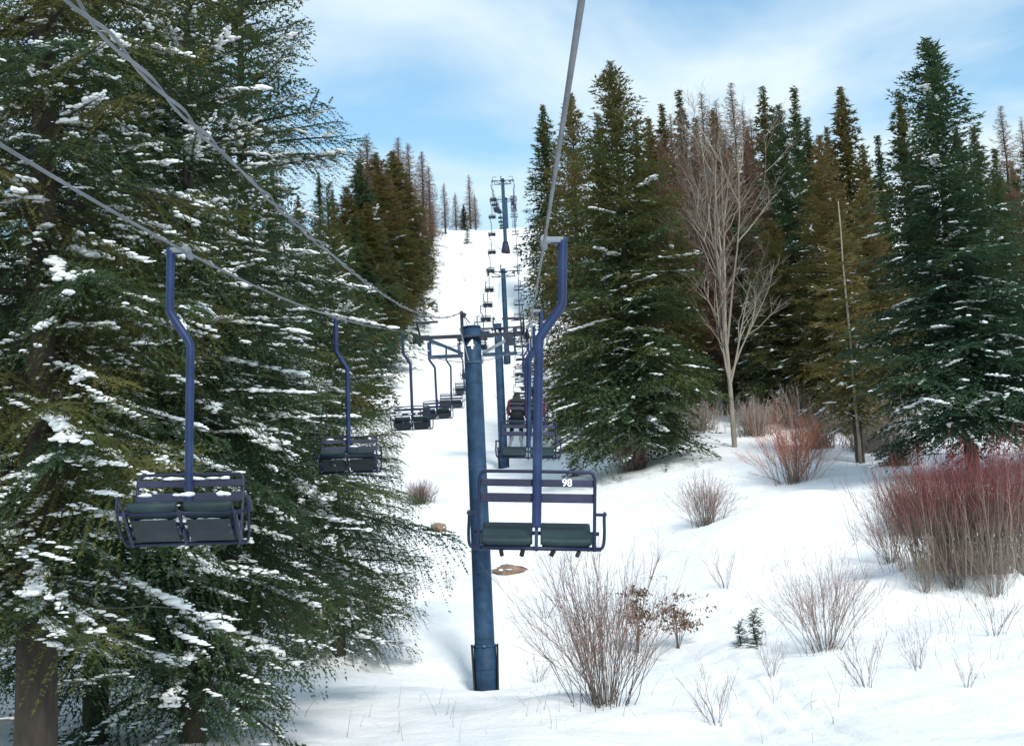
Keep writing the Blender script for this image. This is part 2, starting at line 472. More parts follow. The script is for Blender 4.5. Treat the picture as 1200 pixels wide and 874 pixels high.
# ------------------------------------------------------------------ towers
def tower(Y, label, number=None, big=False, base_flare=False, rope_dz=0.0):
    zr = rope_z(Y); zb = gz(XC, Y)-0.3
    root = empty('lift_tower', (XC, Y, zb))
    top = zr+0.14-zb
    rt, rb = 0.265, 0.31
    # pole with welded section rings
    mb = MB()
    n = 10
    mb.tube([(0, 0, top*i/n) for i in range(n+1)], rb, 28, r1=rt)
    for zz in np.arange(1.9, top-1, 2.6):
        mb.tube([(0, 0, zz), (0, 0, zz+.025)], rb+(rt-rb)*zz/top+.006, 28)
    mb.tube([(0, 0, top-0.03), (0, 0, top+0.02)], rt+0.02, 28)
    mb.build('pole', TOWER, root)
    if base_flare:
        MB().tube([(0, 0, 0), (0, 0, 1.2), (0, 0, 2.2)], 0.8, 20, r1=0.42).build('base', DARKST, root)
    else:
        b_ = MB()
        b_.tube([(0, 0, .02), (0, 0, 1.75)], rb+0.03, 24)
        for z in (0.35, 1.0, 1.66):
            b_.tube([(0, 0, z), (0, 0, z+0.05)], rb+0.042, 24)
        base = b_.build('base_sleeve', TOWER, root)
        for sx in (-1, 1):
            f = MB(); f.box((sx*(rb+0.055), -.05, 0.98), (0.06, 0.30, 1.55), Euler((0, sx*R(1.5), 0)).to_quaternion(), 0.02)
            f.build('flap', BLACK, base)
        bo = MB(); bo.disc((0, -(rb+.06), 1.70), (0, 1, 0), 0.03, 0.05, 10); bo.build('bolt', GALV, base)
    h = zr-zb
    # crossarm and catwalk
    ca = MB(); ca.box((0, -0.02, h-0.13), (3.0, 0.14, 0.10), None, 0.01)
    ca.box((0, -.02, h-.21), (.95, .72, .05), None, .01)
    ca.build('crossarm', DARKST, root)
    for sx in (-1, 1):
        cw = MB(); cw.box((sx*0.85, -0.06, h-0.76), (1.08, .30, .07), None, 0.008)
        cw.bar((sx*1.32, -.06, h-.20), (sx*1.32, -.06, h-.76), 0.07)
        cw.bar((sx*.40, .08, h-.18), (sx*.40, .08, h-.76), 0.04)
        cw.build('catwalk', TOWER, root)
    for sx in (-1, 1):
        MB().bar((sx*0.30, -0.16, h-0.72), (sx*1.30, -0.14, h-0.24), 0.07, 0.09).build('brace', GALV if sx > 0 else TOWER, root)
    # ladder rail leaning on the pole, mast for the wire
    MB().bar((-0.36, -0.42, h+0.05), (-0.12, -0.40, h-0.98), 0.035, 0.035).build('ladder_rail', GALV, root)
    ms = MB(); ms.bar((-0.30, -0.05, h-0.2), (-0.30, -0.05, h+0.66), 0.10, 0.10)
    ms.box((-0.22, -0.10, h+0.52), (0.12, 0.10, 0.14), Euler((0, .5, 0)).to_quaternion(), 0.02)
    ms.bar((-0.20, -.1, h+.46), (-.05, -.1, h+.26), .03)
    ms.build('mast', DARKST, root)
    # sheave trains
    for sx, X in ((-1, XL), (1, XR)):
        x0 = X-XC
        sa = MB()
        sl = math.atan((rope_z(Y+2)-rope_z(Y-2))/4.0)
        c_, s_ = math.cos(sl), math.sin(sl)
        P = lambda a, dz: (x0, a*c_, h+a*s_+dz)
        sa.bar((x0-sx*.09, -1.25*c_, h-1.25*s_-.20), (x0-sx*.09, 1.25*c_, h+1.25*s_-.20), 0.05, 0.16)
        sa.box((x0-sx*0.24, 0, h-.13), (0.32, 0.30, .12), None, .015)
        # rope guard and lifting frame posts
        sa.bar((x0+sx*.14, -1.2*c_, h-1.2*s_-.30), (x0-sx*.12, -1.2*c_, h-1.2*s_-.30), 0.05)
        sa.bar((x0-sx*.10, -1.3, h+.10), (x0-sx*.75, -1.3, h+.10), 0.06)
        sa.bar((x0-sx*.10, 0, h-.1), (x0-sx*.10, -1.3, h+.10), 0.05)
        asm = sa.build('sheave_assembly', DARKST, root)
        MB().bar((x0+sx*.14, -1.2*c_, h-1.2*s_-.52), (x0+sx*.14, -1.2*c_, h-1.2*s_+.24), 0.05, .07).build('rope_guard', GALV, asm)
        for k in range(6):
            a = -1.1+0.44*k
            w = MB(); p = P(a, -0.215)
            w.disc(p, (1, 0, 0), 0.19, 0.075, 20); w.disc(p, (1, 0, 0), 0.06, 0.12, 10)
            w.build('sheave_wheel', BLACK, asm)
        if sx > 0:
            jb = MB(); jb.box((x0-0.55, -.20, h-.36), (0.22, 0.16, .32), None, .015); jb.build('switch_box', DARKST, root)
    # slack service wire looped below the catwalk
    dr = 0.42
    pts = [(XL-XC+.05+(XR-XL-.1)*s, -.30, h-.62-dr*4*s*(1-s)+.06*s) for s in np.linspace(0, 1, 15)]
    MB().tube(pts, 0.012, 6).build('service_wire', CABLE, root)
    for x_ in (-1.0, -.5):
        pts = [(x_-.35+.7*s, -.7, h+.30-.42*4*s*(1-s)+.15*s) for s in np.linspace(0, 1, 9)]
    if number:
        me = text_mesh(number, 0.42, 0.004)
        bm = bmesh.new(); bm.from_mesh(me)
        bmesh.ops.subdivide_edges(bm, edges=bm.edges[:], cuts=3, use_grid_fill=False)
        bmesh.ops.triangulate(bm, faces=bm.faces[:])
        rr = rt+0.016
        for v in bm.verts:
            x, y, z = v.co
            v.co = (x, -math.sqrt(max(0.001, rr*rr-x*x))-z, y)
        bm.to_mesh(me); bm.free()
        link('number', me, WHITE, root, (-0.04, 0, h-0.46))
    tag(root, label, 'lift tower')
    return root
tower(T4, 'tall blue steel lift tower with white number and sheaves either side', '4', big=True)
tower(T5, 'blue lift tower partly hidden by the hanging chairs, next up from the numbered one', '5')
tower(T6, 'slim lift tower standing on the open upper slope, its lower pole hidden')
tower(T7, 'lift tower with flared dark base just under the snowy crest', base_flare=True)
tower(T8, 'far lift tower rising from behind the snowy crest')
for a, b, lab in ((T4, T5, 'thin wire strung from the numbered tower up to the next'), (T5, T6, 'thin wire strung between the towers of the open slope')):
    za, zb_ = rope_z(a)+.62, rope_z(b)+.62
    comm_line([(XC-.30, a-.05+(b-a)*s, za+(zb_-za)*s-1.3*4*s*(1-s)) for s in np.linspace(0, 1, 7)], 'wire', lab, 1, .012, 0.0, 1.5)

# ------------------------------------------------------------------ chairs
def make_chair():
    c = empty('lift_chair')
    g_ = MB()
    g_.tube([(0, -.16, 0), (0, .16, 0)], 0.034, 10)
    g_.box((0.07, 0, .022), (0.20, .07, .055), None, .012)
    g_.build('grip', GALV, c)
    h_ = MB()
    h_.tube(smooth_path([(0.165, 0, 0.02), (0.165, 0, -.52), (0.165, 0, -.57), (-.035, 0, -.86), (-.035, 0, -.92), (-.035, 0, -2.52)], 3), 0.041, 14)
    h_.box((0.13, 0, 0.02), (0.15, .06, .06), None, .01)
    h_.bar((-.035, 0, -2.50), (-.035, 0, -2.70), .03)
    h_.build('hanger', BLUE, c)
    x0 = -.035
    fr = MB()
    fr.tube(smooth_path([(x0-.50, .05, -2.70), (x0-.50, .03, -2.20), (x0-.50, .03, -2.04), (x0-.38, .03, -2.035), (x0+.38, .03, -2.035), (x0+.50, .03, -2.04), (x0+.50, .03, -2.20), (x0+.50, .05, -2.70)], 2), 0.015, 8)
    ct, st = math.cos(R(17)), math.sin(R(17))
    def tl(x, y, z):                              # seat leans back: front edge raised
        y0, z0 = .04, -2.68
        return (x, y0+(y-y0)*ct-(z-z0)*st, z0+(y-y0)*st+(z-z0)*ct)
    fr.tube([tl(x0-.56, .05, -2.70), tl(x0+.56, .05, -2.70)], 0.018, 8)
    fr.tube([tl(x0-.56, .50, -2.68), tl(x0+.56, .50, -2.68)], 0.018, 8)
    for sx in (-1, 0, 1):
        fr.bar(tl(x0+sx*.50, .03, -2.70), tl(x0+sx*.50, .52, -2.69), 0.03, .035)
        fr.tube([tl(x0+sx*.46, .30, -2.70), tl(x0+sx*.46, .36, -2.80), tl(x0+sx*.46, .50, -2.82)], .011, 6)
    fr.build('frame', NAVY, c)
    for z, hh in ((-2.132, .062), (-2.262, .078)):
        s_ = MB(); s_.box((x0, .055, z), (1.0, .022, hh), Euler((R(-6), 0, 0)).to_quaternion(), .006)
        s_.build('back_slat', NAVY, c)
    for sx in (-1, 1):
        a_ = MB()
        a_.tube(smooth_path([(x0+sx*.50, .04, -2.40), (x0+sx*.585, .06, -2.40), (x0+sx*.60, .12, -2.40), (x0+sx*.60, .36, -2.36), (x0+sx*.60, .40, -2.40), (x0+sx*.60, .30, -2.56), (x0+sx*.58, .08, -2.68), tl(x0+sx*.54, .05, -2.70)], 2), 0.014, 8)
        a_.build('armrest', NAVY, c)
        # padded seat: rolled front edge, sagging underside
        prof = [(.06, -2.60), (.03, -2.64), (.05, -2.675), (.25, -2.675), (.46, -2.672), (.55, -2.67), (.585, -2.64), (.57, -2.60), (.50, -2.575), (.38, -2.59), (.2, -2.60)]
        s_ = MB(); xs = [.035, .05, .09, .25, .42, .455, .475]
        rings = []
        for xx in xs:
            e = 1.0 if .05 < xx < .455 else (.86 if xx in (.05, .455) else .72)
            cyy, czz = .3, -2.635
            rings.append([s_.bm.verts.new(tl(x0+sx*xx, cyy+(y-cyy)*(1 if e > .9 else .985), czz+(z-czz)*e-(0.010 if e > .9 else 0))) for y, z in prof])
        for A, B in zip(rings, rings[1:]):
            for k in range(len(prof)):
                f = s_.bm.faces.new((A[k], A[(k+1) % len(prof)], B[(k+1) % len(prof)], B[k])); f.smooth = True
        s_.bm.faces.new(rings[0]); s_.bm.faces.new(rings[-1])
        cu = s_.build('seat_cushion', VINYL, c)
    for sx in (-1, 1):
        un = MB(); un.box(tl(x0+sx*.25, .27, -2.708), (.40, .32, .014), Euler((R(17), 0, 0)).to_quaternion()); un.build('seat_pan', PAN, c)
    return c
def lumps(rng, centers, sizes, sub=1):
    """snow lumps: flattened uneven blobs joined into one mesh; sizes (n,3)"""
    bm = bmesh.new(); bmesh.ops.create_icosphere(bm, subdivisions=sub, radius=1.0)
    bv = np.array([v.co[:] for v in bm.verts]); bf = np.array([[v.index for v in f.verts] for f in bm.faces]); bm.free()
    n = len(centers); nv = len(bv)
    V = np.repeat(bv[None], n, 0)*(0.75+0.5*rng.random((n, nv, 1)))
    V[:, :, 2] = np.where(V[:, :, 2] < 0, V[:, :, 2]*.5, V[:, :, 2])
    V *= sizes[:, None, :]
    return V, bf, centers
proto = make_chair()
def place_chair(x, y, rev, swing, label, group, yawj=0.0, first=[True]):
    o = proto if first[0] else copy_tree(proto)
    first[0] = False
    o.location = (x, y, rope_z(y, x))
    o.rotation_mode = 'XYZ'
    o.rotation_euler = (0, swing, (math.pi if rev else 0)+yawj)
    if rev:
        o.scale = (1, 1, 1.045)
    o['category'] = 'lift chair'; o['label'] = label
    if group:
        o['group'] = group
    return o
rr = random.Random(11)
up = {}
ups = [11.8, 24.8, 37.0]
y = 37.0
while y < 345:
    sl = (rope_z(y+1)-rope_z(y-1))/2
    y += 12.3*math.cos(math.atan(sl)); ups.append(y)
for i, y in enumerate(ups):
    sw = [R(3.5), R(3.4), R(3.0)][i] if i < 3 else R(rr.uniform(-1, 2.5))
    if i == 0:
        lab, gr = 'empty blue double chair marked 98, seen from behind in front of the tower', None
    elif i == 1:
        lab, gr = 'empty chair hanging just beyond the chair marked 98', None
    elif i == 2:
        lab, gr = 'chair carrying two seated riders, beside the numbered tower', None
    elif y < 236:
        lab, gr = 'small blue chair climbing the rope above the open snow slope', 'chairs climbing the far slope'
    else:
        lab, gr = 'tiny chair on the climbing rope, against the sky beyond the snowy crest', 'climbing chairs above the crest'
    up[i] = place_chair(XR, y, False, sw, lab, gr, R(rr.uniform(-2, 2)))
dn = {}
dns = [12.9, 24.6, 38.6, 49.5, 61.5]
y = 61.5
while y < 345:
    sl = (rope_z(y+1)-rope_z(y-1))/2
    y += 12.3*math.cos(math.atan(sl)); dns.append(y)
for i, y in enumerate(dns):
    sw = [R(-1.0), R(-.6), R(.3)][i] if i < 3 else R(rr.uniform(-1.5, 1.5))
    if i == 0:
        lab, gr = 'snow-dusted blue chair coming down, underside and footrail showing, before tall dark trunks', None
    elif i == 1:
        lab, gr = 'descending empty chair with a snowy seat close by the evergreen branches', None
    elif i == 2:
        lab, gr = 'descending chair hanging just below the numbered tower, next behind the snowy one', None
    elif i in (3, 4):
        lab, gr = 'descending chair showing behind the numbered tower pole', 'descending chairs behind the numbered tower'
    elif y < 236:
        lab, gr = 'small blue chair descending over the open snow slope', 'chairs descending the far slope'
    else:
        lab, gr = 'tiny chair on the descending rope, against the sky beyond the snowy crest', 'descending chairs above the crest'
    dn[i] = place_chair(XL, y, True, sw, lab, gr, R(3.5) if i < 2 else R(rr.uniform(-3, 3)))
for xx in (-.30, -.12, .14, .36):
    MB().box((-.035+xx, .06, -2.735), (.03, .03, .06), Euler((.3, .4, xx*4)).to_quaternion()).build('bolt', BLACK, up[0])
# descending chairs: seats tipped back on their hinge
for i, c in dn.items():
    pv = Matrix.Translation((0, .04, -2.70))
    for ch in c.children:
        if ch.name.split('.')[0] not in ('hanger', 'grip'):
            ch.matrix_local = pv @ Matrix.Rotation(R(14 if i < 2 else 8), 4, 'X') @ pv.inverted()
# the chair number
me = text_mesh('98', 0.088, 0.0015)
link('number', me, WHITE, up[0], (0.225, 0.040, -2.131)).rotation_euler = (R(90-6), 0, 0)
# snow lying on the descending chairs
nrng = np.random.default_rng(2)
for i in (0, 1, 2):
    cs = []; sz = []
    for k in range(14):
        cs.append((nrng.uniform(-.5, .45), nrng.choice([.07, .5, .12]), 0)); sz.append((nrng.uniform(.03, .09), .035, nrng.uniform(.015, .03)))
    cs = np.array(cs); cs[:, 2] = np.where(cs[:, 1] < .1, -2.095, -2.60+(cs[:, 1]-.04)*.46)
    for k in range(6):
        cs = np.vstack([cs, [nrng.uniform(-.35, .3), .38, -2.58]]); sz.append((nrng.uniform(.05, .14), .03, .035))
    V, bf, _ = lumps(nrng, cs, np.array(sz))
    V = V+cs[:, None, :]
    Fs = (bf[None]+np.arange(len(cs))[:, None, None]*V.shape[1]).reshape(-1, 3)
    s_ = link('snow', mesh_np('chair_snow', V.reshape(-1, 3), Fs, smooth=True), CLUMP, dn[i]); s_['kind'] = 'stuff'
    pv = Matrix.Translation((0, .04, -2.70)); s_.matrix_local = pv @ Matrix.Rotation(R(14 if i < 2 else 8), 4, 'X') @ pv.inverted()

# ------------------------------------------------------------------ riders
def rider_mat(name, c0, c1):
    m, t, b = mat(name)
    c = t.nodes.new('ShaderNodeTexCoord'); s = t.nodes.new('ShaderNodeSeparateXYZ'); t.links.new(c.outputs['Object'], s.inputs[0])
    ab = N(t, 'ShaderNodeMath'); ab.operation = 'ABSOLUTE'; t.links.new(s.outputs['X'], ab.inputs[0])
    gt = N(t, 'ShaderNodeMath'); gt.operation = 'GREATER_THAN'; gt.inputs[1].default_value = 0.185; t.links.new(ab.outputs[0], gt.inputs[0])
    gz_ = N(t, 'ShaderNodeMath'); gz_.operation = 'GREATER_THAN'; gz_.inputs[1].default_value = 0.16; t.links.new(s.outputs['Z'], gz_.inputs[0])
    mu = N(t, 'ShaderNodeMath'); mu.operation = 'MULTIPLY'; t.links.new(gt.outputs[0], mu.inputs[0]); t.links.new(gz_.outputs[0], mu.inputs[1])
    mx = t.nodes.new('ShaderNodeMix'); mx.data_type = 'RGBA'; mx.inputs['A'].default_value = (*c0, 1); mx.inputs['B'].default_value = (*c1, 1)
    t.links.new(mu.outputs[0], mx.inputs['Factor']); t.links.new(mx.outputs['Result'], b.inputs['Base Color'])
    b.inputs['Roughness'].default_value = 0.8
    return m
def person(chair, x, jacket, hatmat, label):
    root = empty('person')
    verts = [((0, .16, .09), .15), ((0, .12, .28), .145), ((0, .10, .46), .16), ((0, .13, .60), .065), ((0, .16, .70), .10), ((0, .165, .80), .085)]
    edges = [(0, 1), (1, 2), (2, 3), (3, 4), (4, 5)]
    for s in (-1, 1):
        b0 = len(verts)
        verts += [((s*.17, .11, .50), .085), ((s*.25, .12, .28), .062), ((s*.21, .34, .20), .05), ((s*.20, .42, .20), .04)]
        edges += [(2, b0), (b0, b0+1), (b0+1, b0+2), (b0+2, b0+3)]
        b1 = len(verts)
        verts += [((s*.11, .22, .08), .10), ((s*.13, .58, .07), .075), ((s*.13, .60, -.18), .062), ((s*.13, .60, -.36), .06), ((s*.13, .74, -.41), .05)]
        edges += [(0, b1), (b1, b1+1), (b1+1, b1+2), (b1+2, b1+3), (b1+3, b1+4)]
    me = bpy.data.meshes.new('body'); me.from_pydata([v for v, _ in verts], edges, [])
    o = link('body', me, jacket, root)
    sk = o.modifiers.new('skin', 'SKIN')
    for i, (_, r_) in enumerate(verts):
        me.skin_vertices[0].data[i].radius = (r_, r_)
        me.skin_vertices[0].data[i].use_root = (i == 0)
    sk.use_smooth_shade = True
    o.modifiers.new('sub', 'SUBSURF').render_levels = 2
    ht = MB()
    bmesh.ops.create_uvsphere(ht.bm, u_segments=14, v_segments=8, radius=0.125)
    for v in ht.bm.verts:
        v.co.z = max(v.co.z, -.03)
        v.co = Vector((0, .155, .79))+v.co
    ht.build('hat', hatmat, root)
    for s in (-1, 1):
        gl = MB()
        for k, L in enumerate((.075, .085, .08, .065)):
            gl.tube([(s*.20+(k-1.5)*.022, .43, .205), (s*.20+(k-1.5)*.022, .43+L*.6, .20), (s*.20+(k-1.5)*.022, .43+L*.9, .165)], .012, 6)
        gl.box((s*.20, .42, .20), (.09, .07, .035), None, .01)
        gl.tube([(s*.155, .41, .20), (s*.135, .45, .19), (s*.14, .48, .175)], .013, 6)
        gl.build('glove', BLACK, root)
        sk_ = MB(); sk_.box((s*.13, .70, -.475), (.09, 1.65, .02), Euler((R(-9), 0, R(-4*s))).to_quaternion(), .006)
        sk_.build('ski', GALV, root)
        bt = MB(); bt.box((s*.13, .66, -.42), (.11, .30, .09), Euler((R(-8), 0, 0)).to_quaternion(), .02); bt.box((s*.13, .59, -.30), (.12, .14, .24), None, .03)
        bt.build('boot', BLACK, root)
    tag(root, label, 'person')
    mw = Matrix.Translation(chair.location) @ chair.rotation_euler.to_matrix().to_4x4() @ Matrix.Translation((x, .06, -2.56))
    root.matrix_world = mw
    return root
JK = rider_mat('dark_jacket_red_sleeves', (0.012, 0.020, 0.018), (0.55, 0.02, 0.05))
JK2 = rider_mat('maroon_jacket', (0.03, 0.012, 0.018), (0.35, 0.02, 0.05))
person(up[2], -.285, JK, WHITE, 'rider in dark jacket with red sleeves and pale hat on the occupied chair')
person(up[2], .215, JK, BLACK, 'rider in dark jacket with red sleeves and black hat on the occupied chair')
k = min(up, key=lambda i: abs(ups[i]-(T7+17)))
person(up[k], -.285, JK2, BLACK, 'distant rider in dark red jacket, high on the climbing rope')
person(up[k+1], .215, JK, BLACK, 'distant rider in dark jacket with red sleeves, on the next chair up')

# ------------------------------------------------------------------ vegetation: conifers
GA = 2.399963
def bough_template(rng, L, n, w, sn, sb, flat=0.25, frac=0.42, needle_out=0.85, dz=(.10, .50)):
    """flat drooping frond made of needle-cluster triangles: returns (k,3,3) and along (k,)"""
    T = []; A = []
    xs = np.arange(0.10*L, L*0.98, sb)
    def run(p0, dirv, length, along, dz):
        m = max(2, int(length/sn))
        s = (np.arange(m)+rng.random(m)*.6)/m
        side = np.array([-dirv[1], dirv[0], 0])
        P = p0+dirv*(s*length)[:, None]; P[:, 2] -= dz*(s**1.6)*length
        for sg in (-1, 1):
            l = n*(0.75+0.5*rng.random(m))*(1.05-.45*s)
            o = side*sg
            ang = 0.75+0.4*(rng.random(m)-.5)
            dv = dirv[None]*np.cos(ang)[:, None]*.9+o[None]*np.sin(ang)[:, None]*needle_out
            dv[:, 2] += (rng.random(m)-.62)*.75
            tip = P+dv*l[:, None]
            wv = dirv*w*.5
            hz = np.zeros((m, 3)); hz[:, 2] = (rng.random(m)-.5)*w*.6
            T.append(np.stack([P-wv-hz, P+wv+hz, tip], 1)); A.append(np.full(m, along)+s*.35)
        tp = P[-1]
        T.append(np.array([[tp-side*w*.5, tp+side*w*.5, tp+dirv*n*1.1+np.array([0, 0, -.2*n])]])); A.append(np.array([1.0]))
    for x in xs:
        f = x/L
        bl = frac*L*(math.sin(math.pi*min(1, (f*.86+.10)))**.8)*(0.7+.5*rng.random())
        bl = min(bl, (L-x)*.9+.25*L*.3+n)
        for sg in (-1, 1):
            if rng.random() < .07:
                continue
            a = sg*(R(52)+R(16)*(rng.random()-.5))
            dv = np.array([math.cos(a), math.sin(a), (rng.random()-.55)*2*flat])
            dv /= np.linalg.norm(dv)
            run(np.array([x, 0, 0.0]), dv, bl, f*.6, rng.uniform(*dz))
    run(np.array([0.05*L, 0, 0]), np.array([1.0, 0, 0]), L*.95, .3, .05)
    T = np.concatenate(T); A = np.clip(np.concatenate(A), 0, 1)
    return T, A
TPL = {}
def templates(key, rng, classes, **kw):
    if key not in TPL:
        TPL[key] = [(L, [bough_template(rng, L, **kw) for _ in range(4)]) for L in classes]
    return TPL[key]
LOD = {
    'near': dict(classes=(.5, 1.0, 1.7, 2.5, 3.3, 4.2), n=.090, w=.038, sn=.044, sb=.105, frac=.36, flat=.34, dz=(.2, .95)),
    'mid': dict(classes=(.6, 1.3, 2.2, 3.2, 4.4), n=.24, w=.10, sn=.13, sb=.30),
    'far': dict(classes=(.7, 1.6, 2.8), n=.38, w=.17, sn=.27, sb=.45),
    'larch': dict(classes=(.7, 1.6, 2.6), n=.28, w=.045, sn=.20, sb=.24, flat=.5),
}
def conifer(seed, H, Rb, cb, lod, dens, tint_lo=.1, tint_hi=.6, tint_top=.25, droop=.35, shape=.8, snow=0.0, snow_top=1.0, snow_size=.10, heavy=0.0, gaps=0.0, top_pitch=48):
    rng = np.random.default_rng(seed)
    tp = templates(lod, np.random.default_rng(77), LOD[lod]['classes'], **{k: v for k, v in LOD[lod].items() if k != 'classes'})
    cls = np.array([c for c, _ in tp])
    nb = int((H-cb)*dens)
    Vs = []; Ts = []; limbs = []; S_c = []; S_s = []; S_d = []
    for i in range(nb):
        t = (i+rng.random())/nb
        z = cb+(H-cb)*t
        if gaps and math.sin(t*37+seed)*math.sin(i*GA*1.0+seed*3) > 1-gaps:
            continue
        az = i*GA+rng.normal()*.35
        lob = 1+.16*math.sin(3*az+seed)+.10*math.sin(t*23+az*2+seed)
        L = max(.28, Rb*((1-t)**shape*(.72+.28*min(1, t/.12))+.02)*(.72+.45*rng.random())*lob)
        if rng.random() < .30:
            L *= .55
        pit = R(-14+(top_pitch+14)*t**1.6)+rng.normal()*.10
        j = int(np.argmin(np.abs(cls-L)))
        T, A = tp[j][1][rng.integers(4)]
        sc = L/cls[j]
        P = T*np.array([sc, sc if sc > 1 else (sc+1)/2, (sc+1)/2])
        s = P[:, :, 0]/L
        P = P.copy()
        ro = rng.normal()*(.5 if lod == 'near' else .3)
        P[:, :, 2] += np.sin(ro)*P[:, :, 1]
        cv = droop*(1-t)*L*(1+.4*rng.normal())
        P[:, :, 2] += -cv*s**2*.55+cv*.22*s**4
        P[:, :, 1] += rng.normal()*.12*L*s**2
        c, sn_ = math.cos(pit), math.sin(pit)
        X = P[:, :, 0]*c-P[:, :, 2]*sn_; Z = P[:, :, 0]*sn_+P[:, :, 2]*c
        Y = P[:, :, 1]
        ca, sa = math.cos(az), math.sin(az)
        Q = np.stack([X*ca-Y*sa, X*sa+Y*ca, Z+z], -1)
        Vs.append(Q.reshape(-1, 3))
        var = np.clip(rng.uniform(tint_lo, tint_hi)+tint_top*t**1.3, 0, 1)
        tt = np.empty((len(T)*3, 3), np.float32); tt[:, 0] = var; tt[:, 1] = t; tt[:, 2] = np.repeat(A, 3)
        Ts.append(tt)
        ss = np.linspace(0, .92, 6)
        zz = -cv*ss**2*.55+cv*.22*ss**4
        lx = ss*L*c-zz*sn_; lz = ss*L*sn_+zz*c
        limbs.append((np.stack([lx*ca, lx*sa, lz+z], 1), .012+.011*L, .004))
        if snow and t < snow_top:
            cnt = rng.poisson(snow*L*max(.12, 1.25-1.15*t/snow_top))
            for _ in range(cnt):
                q = Q[rng.integers(0, len(T))].mean(0)
                g_ = min(2.0, math.exp(rng.normal()*.55)); k = int(rng.integers(3, 7)+4*max(0, g_-.8))
                da = az+rng.choice([-1, 0, 1])*rng.uniform(.5, 1.0)
                f = (np.arange(k)-k/2)*snow_size*g_*rng.uniform(.9, 1.4)+rng.normal(size=k)*snow_size*.3
                o2 = rng.normal(size=k)*snow_size*.55
                sl = sn_-.45*(1-t)*rng.random()
                ow = np.stack([f*math.cos(da)-o2*math.sin(da), f*math.sin(da)+o2*math.cos(da), .5*snow_size+f*sl+rng.normal(size=k)*snow_size*.2], 1)
                base = snow_size*rng.uniform(.55, 1.15, k)*g_*(1.1-.7*np.abs(np.linspace(-1, 1, k))**2)
                S_c.append(q+ow); S_s.append(np.stack([base*rng.uniform(1.1, 1.9, k), base*rng.uniform(.7, 1.1, k), base*rng.uniform(.38, .7, k)], 1)); S_d.append(da+rng.normal(size=k)*.35)
            if heavy and rng.random() < heavy*(1.2-.8*t) and L > .8:
                m = int(10+L*16); f = np.sort(rng.uniform(rng.uniform(.2, .5), rng.uniform(.75, .98), m))
                zz = -cv*f**2*.55+cv*.22*f**4
                lx = f*L*c-zz*sn_; lz = f*L*sn_+zz*c
                off = rng.normal(size=m)*.07
                S_c.append(np.stack([lx*ca-off*sa, lx*sa+off*ca, lz+z+.03-.3*np.abs(off)], 1))
                b_ = snow_size*rng.uniform(1.2, 2.3)*(.4+.9*rng.random(m))
                S_s.append(np.stack([b_*rng.uniform(1, 1.8, m), b_*rng.uniform(.8, 1.3, m), b_*rng.uniform(.4, .75, m)], 1)); S_d.append(az+rng.normal(size=m)*.4)
    V = np.concatenate(Vs); Tn = np.concatenate(Ts)
    crown = mesh_np('crown', V, np.arange(len(V)).reshape(-1, 3), Tn)
    sm = None
    if S_c:
        C = np.concatenate(S_c); Sz = np.concatenate(S_s); D = np.concatenate(S_d)
        Vl, bf, _ = lumps(rng, C, Sz, 1)
        ca, sa = np.cos(D)[:, None], np.sin(D)[:, None]
        W = np.stack([Vl[:, :, 0]*ca-Vl[:, :, 1]*sa, Vl[:, :, 0]*sa+Vl[:, :, 1]*ca, Vl[:, :, 2]], -1)+C[:, None, :]
        Fs = (bf[None]+np.arange(len(C))[:, None, None]*Vl.shape[1]).reshape(-1, 3)
        sm = mesh_np('snow_clumps', W.reshape(-1, 3), Fs, smooth=True)
    # trunk with limbs
    r0 = .011*H+.06
    pts = [(0.03*math.sin(a*1.3+seed)*a/6, .03*math.cos(a+seed)*a/6, z_) for a, z_ in enumerate(np.linspace(-.6, H*.995, 12))]
    polys = [(np.array(pts), r0, .012)]
    if lod in ('near', 'larch'):
        polys += limbs
    tv, tf, tti = tubes(polys, [12]+[4]*(len(polys)-1))
    return dict(crown=crown, snow=sm, trunk=mesh_np('trunk', tv, tf, tti, smooth=True), H=H, R=Rb)
def tubes(polys, sides, tints=None):
    """polylines [(pts, r0, r1)] to triangles; tint.g runs 0..1 base to tip unless given"""
    Vs, Fs, Ts = [], [], []; off = 0
    for q, ((pts, r0, r1), k) in enumerate(zip(polys, sides)):
        pts = np.asarray(pts, float); n = len(pts)
        d = np.gradient(pts, axis=0); d /= np.linalg.norm(d, axis=1)[:, None]+1e-9
        ref = np.where(np.abs(d[:, 2:3]) < .9, np.array([[0, 0, 1.]]), np.array([[0, 1., 0]]))
        if abs(d[0, 2]) > .75:
            ref = np.tile(np.array([[0, 1., 0]]), (n, 1))
        x = np.cross(ref, d); x /= np.linalg.norm(x, axis=1)[:, None]+1e-9
        y = np.cross(d, x)
        a = np.arange(k)*2*math.pi/k
        rad = np.linspace(r0, r1, n)[:, None, None]
        V = pts[:, None, :]+rad*(x[:, None, :]*np.cos(a)[None, :, None]+y[:, None, :]*np.sin(a)[None, :, None])
        ix = np.arange(n*k).reshape(n, k)
        A, B = ix[:-1], np.roll(ix, -1, 1)[:-1]; C, D = np.roll(ix, -1, 1)[1:], ix[1:]
        f = np.concatenate([np.stack([A, B, C], -1).reshape(-1, 3), np.stack([A, C, D], -1).reshape(-1, 3)])
        Vs.append(V.reshape(-1, 3)); Fs.append(f+off); off += n*k
        tg = np.empty((n*k, 3), np.float32)
        if tints is None:
            tg[:, 0] = .5; tg[:, 1] = np.repeat(np.linspace(0, 1, n), k); tg[:, 2] = .5
        else:
            v0, g0, g1 = tints[q]
            tg[:, 0] = v0; tg[:, 1] = np.repeat(np.linspace(g0, g1, n), k); tg[:, 2] = .5
        Ts.append(tg)
    return np.concatenate(Vs), np.concatenate(Fs), np.concatenate(Ts)

